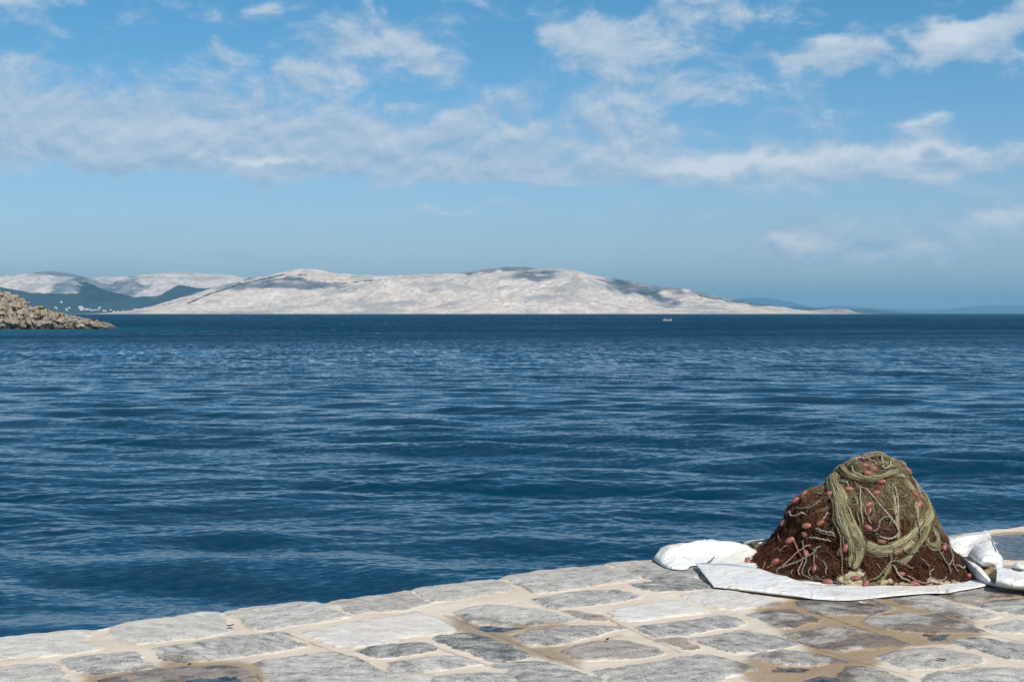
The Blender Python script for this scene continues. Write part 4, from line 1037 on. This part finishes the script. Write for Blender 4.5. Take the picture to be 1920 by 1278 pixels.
def loft(rows, nu=40, nv=None, amp=0.004, seed=0.0):
    """rows of (u, v, z): photograph pixel and real height above the quay"""
    R = [np.array([on_ground(u, v, z) for u, v, z in r]) for r in rows]
    R = [spline(r, nu) for r in R]; R = np.array(R)
    nv = nv or 6 * len(rows)
    G = np.stack([spline(R[:, j], nv) for j in range(nu)], 1)
    X, Y, Z = G[..., 0], G[..., 1], G[..., 2]
    cre = fbm(X * 2.6 + seed, Y * 2.6 + Z * 3, seed, 3, .5); cre = np.exp(-np.abs(cre) / .06)
    G[..., 2] = np.maximum(Z + amp * 2.2 * cre * np.clip(Z * 25, 0, 1) + amp * fbm(X * 7, Y * 7, Z * 9 + seed, 4), 0.004 + .25 * np.minimum(Z, .02))
    G[..., 0] += amp * .6 * fbm(X * 9, Y * 9, Z * 9 + 3 + seed, 3)
    G[..., 2] += 0.012
    return G.reshape(-1, 3), grid_faces(nv, nu)

def make_tarp():
    Z = [
     # left lobe, puffed up over the quay edge
     ([[(1226,1051,.006),(1240,1064,.002),(1262,1070,.008),(1284,1071,.008),(1300,1064,.010),(1340,1066,.02),(1385,1068,.02),(1430,1072,.02)],
       [(1226,1048,.025),(1242,1057,.026),(1263,1062,.026),(1286,1062,.022),(1305,1056,.03),(1342,1058,.03),(1386,1060,.03),(1430,1064,.03)],
       [(1231,1041,.05),(1248,1042,.062),(1272,1042,.062),(1298,1042,.058),(1325,1041,.055),(1358,1043,.045),(1392,1048,.038),(1430,1052,.04)],
       [(1238,1031,.065),(1252,1026,.10),(1281,1025,.11),(1312,1018,.12),(1350,1018,.115),(1380,1022,.10),(1406,1031,.08),(1432,1040,.06)],
       [(1246,1030,.04),(1258,1026,.07),(1285,1025,.08),(1316,1019,.085),(1352,1019,.08),(1382,1024,.07),(1408,1033,.05),(1434,1042,.04)]], .005),
     # band behind it
     ([[(1398,1023,.075),(1420,1023,.08),(1445,1025,.075),(1475,1026,.06)], [(1394,1021,.09),(1418,1018,.10),(1446,1015,.10),(1476,1013,.08)], [(1398,1019,.095),(1420,1015,.11),(1448,1011,.115),(1478,1008,.10)], [(1400,1021,.05),(1422,1018,.05),(1450,1014,.05),(1480,1011,.05)]], .003),
     # front flap, folded over with a soft roll along its lower edge
     ([[(1337,1104,.004),(1380,1109,.004),(1430,1115,.004),(1480,1121,.004),(1530,1127,.004),(1560,1129,.004)],
       [(1337,1102,.010),(1381,1106,.014),(1431,1112,.016),(1481,1118,.015),(1531,1124,.010),(1560,1127,.004)],
       [(1334,1098,.014),(1381,1102,.022),(1431,1107,.024),(1482,1113,.022),(1532,1120,.014),(1562,1125,.006)],
       [(1322,1083,.026),(1372,1089,.030),(1424,1095,.030),(1476,1103,.028),(1528,1112,.020),(1562,1121,.010)],
       [(1303,1059,.035),(1350,1060,.045),(1405,1065,.045),(1450,1078,.04),(1500,1093,.03),(1556,1114,.012)]], .003),
     # apron in front of the heap
     ([[(1490,1119,.004),(1530,1126,.004),(1566,1129,.004),(1609,1128,.004),(1686,1120,.004),(1740,1116,.004),(1771,1116,.004),(1783,1114,.014),(1795,1112,.004),(1828,1106,.004),(1852,1100,.010)],
       [(1490,1110,.006),(1525,1116,.006),(1560,1120,.008),(1609,1119,.010),(1686,1114,.010),(1740,1110,.010),(1771,1109,.012),(1783,1108,.016),(1795,1107,.012),(1826,1101,.012),(1848,1097,.016)],
       [(1480,1092,.005),(1520,1098,.005),(1560,1100,.006),(1609,1098,.007),(1686,1096,.008),(1740,1094,.008),(1771,1093,.008),(1783,1092,.008),(1795,1090,.008),(1822,1086,.01),(1840,1090,.012)]], .003),
     # the sheet the heap stands on
     ([[(1310,1075,.005),(1450,1090,.005),(1600,1105,.005),(1720,1102,.005),(1835,1095,.005)], [(1330,1045,.005),(1450,1045,.005),(1600,1045,.005),(1720,1045,.005),(1830,1050,.005)], [(1390,1034,.008),(1460,1030,.008),(1600,1020,.008),(1700,1015,.008),(1780,1018,.008)]], .003),
     # right: back panel standing up in a peak
     ([[(1779,1043,.05),(1790,1042,.055),(1805,1042,.06),(1822,1046,.06),(1846,1058,.06),(1872,1066,.05)],
       [(1776,1032,.08),(1788,1034,.085),(1808,1030,.09),(1828,1030,.10),(1852,1042,.10),(1874,1052,.08)],
       [(1771,1021,.10),(1786,1020,.11),(1810,1016,.125),(1832,1013,.135),(1858,1020,.135),(1872,1040,.10)],
       [(1766,1013,.11),(1786,1011,.125),(1810,1007,.14),(1832,1004,.15),(1852,1001,.16),(1868,1037,.11)],
       [(1768,1015,.03),(1788,1013,.03),(1812,1009,.03),(1834,1006,.03),(1854,1004,.03),(1870,1040,.03)]], .004),
     # small turned corner on it
     ([[(1797,1041,.085),(1806,1046,.08),(1818,1047,.08)], [(1804,1035,.105),(1814,1037,.10),(1822,1040,.10)], [(1812,1028,.12),(1820,1028,.12),(1827,1030,.12)]], .002),
     # cone-shaped front fold
     ([[(1823,1050,.07),(1836,1064,.065),(1853,1066,.065),(1868,1067,.06),(1880,1067,.05)],
       [(1820,1045,.095),(1834,1053,.11),(1852,1056,.11),(1868,1057,.095),(1881,1058,.07)],
       [(1824,1034,.125),(1836,1038,.14),(1852,1043,.14),(1868,1047,.12),(1880,1052,.09)],
       [(1831,1023,.135),(1841,1028,.15),(1854,1033,.15),(1868,1039,.13),(1877,1046,.10)],
       [(1833,1024,.09),(1843,1029,.09),(1856,1034,.09),(1869,1040,.08),(1878,1047,.07)]], .003),
     # long roll running down to the ground
     ([[(1768,1016,.06),(1779,1034,.05),(1791,1050,.04),(1806,1067,.03),(1826,1085,.02),(1846,1098,.010),(1866,1103,.006)],
       [(1769,1015,.085),(1781,1031,.08),(1794,1046,.075),(1810,1061,.07),(1830,1077,.06),(1850,1093,.035),(1866,1102,.012)],
       [(1771,1016,.10),(1784,1031,.10),(1798,1043,.10),(1815,1056,.095),(1834,1071,.08),(1852,1088,.05),(1866,1101,.016)],
       [(1775,1022,.09),(1788,1036,.095),(1802,1046,.095),(1818,1056,.09),(1836,1066,.075),(1852,1083,.05),(1866,1100,.018)],
       [(1777,1026,.05),(1790,1040,.05),(1804,1049,.05),(1820,1058,.045),(1837,1068,.03),(1852,1084,.02),(1865,1100,.010)]], .002),
     # roll continuing out to the right
     ([[(1862,1102,.006),(1880,1106,.004),(1900,1109,.004),(1920,1111,.004),(1960,1117,.004),(2010,1124,.004)],
       [(1866,1098,.05),(1882,1102,.045),(1902,1105,.045),(1922,1107,.04),(1962,1113,.04),(2010,1120,.03)],
       [(1869,1084,.085),(1884,1088,.085),(1904,1091,.08),(1924,1094,.075),(1964,1099,.07),(2010,1108,.05)],
       [(1868,1068,.085),(1884,1069,.085),(1904,1075,.08),(1924,1079,.075),(1964,1085,.06),(2010,1098,.04)],
       [(1872,1070,.03),(1886,1072,.03),(1906,1077,.03),(1926,1081,.03),(1966,1088,.02),(2010,1100,.01)]], .006),
     # crumpled end behind
     ([[(1878,1076,.05),(1892,1077,.05),(1906,1078,.05),(1922,1079,.05),(1950,1082,.04)], [(1880,1072,.06),(1893,1073,.065),(1900,1068,.09),(1906,1066,.11),(1922,1068,.11),(1952,1070,.08)], [(1881,1069,.05),(1894,1070,.05),(1900,1063,.09),(1906,1061,.115),(1922,1062,.11),(1954,1064,.08)], [(1884,1070,.02),(1896,1071,.02),(1902,1066,.02),(1908,1064,.02),(1924,1065,.02),(1956,1067,.02)]], .008)]
    parts = []; 
    for i, (rows, amp) in enumerate(Z):
        v, f = loft(rows, 60, None, amp, i * 2.3); parts.append((v, f, np.zeros(len(v))))
    v, f, _ = join(parts)
    o0 = on_ground(1600, 1060)
    root = empty('tarpaulin', tuple(o0)); tag(root, 'crumpled white tarpaulin spread beneath the fishing net at the quay edge', 'tarpaulin')
    a = mesh_np('white_sheet', v - o0, f, M_TARP, root)
    sm = a.modifiers.new('thickness', 'SOLIDIFY'); sm.thickness = 0.0018; sm.offset = 0
    # khaki reverse side where the sheet is turned over
    U = [[[(1366,1022,.05),(1395,1026,.05),(1415,1032,.05),(1440,1034,.05)], [(1376,1020,.07),(1398,1022,.078),(1420,1024,.08),(1446,1025,.075)]],
         [[(1866,1101,.012),(1850,1083,.03),(1836,1065,.055)], [(1868,1090,.03),(1858,1076,.045),(1846,1066,.06)], [(1870,1083,.055),(1868,1072,.065),(1866,1067,.068)]],
         [[(1326,1057,.034),(1333,1052,.045),(1340,1046,.055)], [(1330,1058,.036),(1337,1052,.045),(1341,1047,.055)]]]
    for i, rows in enumerate(U):
        v, f = loft(rows, 24, 10, .001, i)
        b = mesh_np('turned_edge', v - o0, f, M_UNDER, root); b['label'] = 'khaki reverse side of the turned over sheet'
        sm = b.modifiers.new('thickness', 'SOLIDIFY'); sm.thickness = 0.0018; sm.offset = 0
make_tarp()
# ------------------------------------------------------------------ village on the far shore
M_WALL = plain('white_house_wall', (0.85, 0.83, 0.80), 0.8, 0.2, .05, 1); M_ROOF = plain('terracotta_roof', (0.42, 0.20, 0.13), 0.85, 0.2, .2, 1)
def house_mesh(w, d, h, r):
    v = [(-w, -d, -8), (w, -d, -8), (w, d, -8), (-w, d, -8), (-w, -d, h), (w, -d, h), (w, d, h), (-w, d, h), (-w, 0, h + r - .5), (w, 0, h + r - .5),
         (-w - .6, -d - .6, h - .1), (w + .6, -d - .6, h - .1), (w + .6, 0, h + r), (-w - .6, 0, h + r), (w + .6, d + .6, h - .1), (-w - .6, d + .6, h - .1)]
    f = [(0, 1, 5, 4), (2, 3, 7, 6), (1, 2, 6, 9, 5), (3, 0, 4, 8, 7), (10, 11, 12, 13), (13, 12, 14, 15)]
    me = bpy.data.meshes.new('house'); me.from_pydata(v, [], f); me.materials.append(M_WALL); me.materials.append(M_ROOF)
    me.polygons.foreach_set('material_index', [0, 0, 0, 0, 1, 1]); me.update(); return me
def make_village():
    rs = np.random.RandomState(4)
    xs, ys = LX[0], LY[:, 0]
    meshes = [house_mesh(w, d, h, r) for w, d, h, r in ((6, 5, 5, 2), (5, 4, 6, 2), (8, 5, 4, 2), (13, 6, 8, 3))]
    pts = [(350,690),(368,706),(515,715),(522,735),(706,690),(728,688),(745,712),(736,728),(764,690),(795,722),(825,716),(858,718),(882,726),(945,722),(990,728),(1070,740),(1104,738),(1180,725),(1366,742),(1230,746),(1016,692),(905,732),(440,622),(1452,764),(1290,748),(560,700)]
    k = 0
    for i, (a, b) in enumerate(pts):
        u, v = 60 + a / 8, 490 + b / 8
        r = ray(u, v + 1.0); yy = np.arange(9900, 13500, 10.0); px = r[0] / r[1] * yy; pz = CAMZ + r[2] / r[1] * yy
        ix = np.clip(((px - xs[0]) / (xs[1] - xs[0])).round().astype(int), 0, len(xs) - 1); iy = np.clip(((yy - ys[0]) / (ys[1] - ys[0])).round().astype(int), 0, len(ys) - 1)
        hh = SEA + LH[iy, ix]; hit = np.nonzero((hh >= pz) & (LH[iy, ix] > 1))[0]
        if len(hit) == 0: hit = np.nonzero(LH[iy, ix] > 2)[0]
        j = hit[0]
        o = bpy.data.objects.new('house', meshes[3 if i in (6, 5) else rs.randint(3)]); COL.objects.link(o)
        o.location = (px[j], yy[j], hh[j] + 1); o.rotation_euler = (0, 0, rs.uniform(-.6, .6))
        tag(o, 'tiny white house of the village on the far left shore', 'house', 'white houses of the village across the bay')
make_village()

# ------------------------------------------------------------------ small boat under way off the island
def make_boat():
    D = 640.0; c = np.array([hx(1251, D), D, SEA])
    root = empty('motorboat', tuple(c), math.radians(4)); tag(root, 'small white open boat far out on the water before the pale island', 'boat')
    m, k = 15, 9; s_ = np.linspace(-1, 1, m); V = []
    for x in s_:
        w = .78 * (1 - max(0, -x - .1) ** 2.2 * 1.05) * (1 if x < .9 else .97); sh = .50 + .22 * max(0, -x) ** 2
        for j in range(k):
            a = (j / (k - 1)) * np.pi; V.append((x * 2.0 + (-.25 if x < -.95 else 0) * abs(math.sin(a) < .3), -w * math.cos(a) * (1 if j not in (0, k - 1) else 1.04), sh - (sh + .22) * math.sin(a) ** .6))
    W = plain('boat_white_paint', (.62, .60, .56), .5, .4, .06, 3); Bn = plain('boat_brown_wood', (.16, .075, .04), .7, .3, .2, 5); Rd = plain('boat_red_crates', (.42, .20, .22), .7, .3, .3, 3)
    h = mesh_np('hull', V, grid_faces(m, k), W, root); sm = h.modifiers.new('t', 'SOLIDIFY'); sm.thickness = .05
    V = np.array(V).reshape(m, k, 3)
    for j in (0, k - 1):
        v, f, _ = seg_tubes((V[:, j] + (0, 0, .02))[None], [.11], 6); mesh_np('gunwale', v, f, Bn, root)
    def box(name, x, y, z, a, b, c_, mat):
        vv = np.array([(i * a, j * b, l * c_) for l in (-1, 1) for j in (-1, 1) for i in (-1, 1)], float) * .5 + (x, y, z)
        o = mesh_np(name, vv, np.array([(0, 2, 3, 1), (4, 5, 7, 6), (0, 1, 5, 4), (1, 3, 7, 5), (3, 2, 6, 7), (2, 0, 4, 6)]), mat, root, shade=False)
        bv = o.modifiers.new('b', 'BEVEL'); bv.width = min(a, b, c_) * .2; bv.segments = 2; return o
    for x in (-.9, .1, 1.1): box('bench', x, 0, .34, .28, 1.3, .05, Bn)
    box('crate', .45, .1, .55, .7, .8, .36, Rd); box('crate', 1.15, -.15, .60, .45, .6, .40, Rd)
    mo = box('outboard_motor', 1.88, 0, .85, .34, .34, .42, W); box('motor_leg', 2.05, 0, .25, .12, .16, .9, Bn)
    # the person at the left end, in white, sitting on the bench and leaning forward
    import bmesh
    me = bpy.data.meshes.new('person'); bm = bmesh.new(); sk = bm.verts.layers.skin.verify()
    J = {'pel': (0, 0, .48, .15), 'chest': (.06, 0, .85, .17), 'neck': (.10, 0, 1.06, .065), 'head': (.12, 0, 1.20, .105), 'top': (.12, 0, 1.30, .08),
         'ls': (.07, .2, .98, .065), 'le': (.2, .27, .74, .05), 'lh': (.42, .2, .66, .035), 'rs': (.07, -.2, .98, .065), 're': (.2, -.27, .74, .05), 'rh': (.42, -.2, .66, .035),
         'lk': (.42, .14, .50, .075), 'la': (.45, .14, .12, .05), 'lt': (.60, .15, .09, .04), 'rk': (.42, -.14, .50, .075), 'ra': (.45, -.14, .12, .05), 'rt': (.60, -.15, .09, .04)}
    vs = {}
    for n_, (x, y, z, r) in J.items():
        q = bm.verts.new((x, y, z)); q[sk].radius = (r, r); vs[n_] = q
    vs['pel'][sk].use_root = True
    for e in ('pel chest', 'chest neck', 'neck head', 'head top', 'chest ls', 'ls le', 'le lh', 'chest rs', 'rs re', 're rh', 'pel lk', 'lk la', 'la lt', 'pel rk', 'rk ra', 'ra rt'):
        a, b = e.split(); bm.edges.new((vs[a], vs[b]))
    bm.to_mesh(me); bm.free()
    o = bpy.data.objects.new('person', me); COL.objects.link(o); o.modifiers.new('skin', 'SKIN'); o.modifiers.new('sub', 'SUBSURF').levels = 1
    me.materials.append(plain('white_clothes', (.80, .79, .76), .85, .2, .05, 5))
    o.location = (c[0] - .95, c[1], c[2] + .02)
    tag(o, 'person in white sitting at the left end of the small boat', 'person')
make_boat()

# ------------------------------------------------------------------ bits of litter on the stones
def scrap(name, u, v, size, mat, label, cat, seed, curl=.6):
    p = on_ground(u, v); k = 9; g = np.linspace(-1, 1, k); X, Y = np.meshgrid(g, g)
    w = (1 - X ** 2) ** .5 * .45 + .05
    x = X * size; y = Y * w * size + .25 * size * np.sin(X * 2.2 + seed); z = size * (.25 * curl * (X ** 2 + .5 * Y ** 2) + .12 * curl * fbm(X * 2 + seed, Y * 2, seed, 2)) + .022
    o = mesh_np(name, np.stack([x, y, z], -1).reshape(-1, 3), grid_faces(k, k), mat); o.location = (p[0], p[1], 0); o.rotation_euler = (0, 0, seed)
    sm = o.modifiers.new('t', 'SOLIDIFY'); sm.thickness = .0012
    tag(o, label, cat)
MD = plain('dry_dark_leaf', (.045, .038, .028), .8, .2, .3, 60); MF = plain('foil', (.75, .78, .82), .15, 1.0, .05, 60)
scrap('dry_leaf', 432, 1180, .020, MD, 'dark curled leaf scrap on the pale mortar by the quay edge', 'leaf', .4)
scrap('seaweed_scrap', 356, 1253, .016, MD, 'black scrap of seaweed beside the wet brown stone at bottom left', 'seaweed', 2.0, .3)
scrap('pebble_scrap', 1139, 1207, .014, MD, 'small dark crumb lying on the brownish stone in the middle of the paving', 'crumb', 1.0, 1.5)
scrap('plastic_scrap', 1617, 1137, .020, MF, 'shiny bright scrap on the grey stone in front of the white sheet', 'litter', 2.6, .8)
scrap('dry_twig', 1765, 1244, .022, MD, 'thin dark twig on the lower right paving stone', 'twig', 3.0, .2)
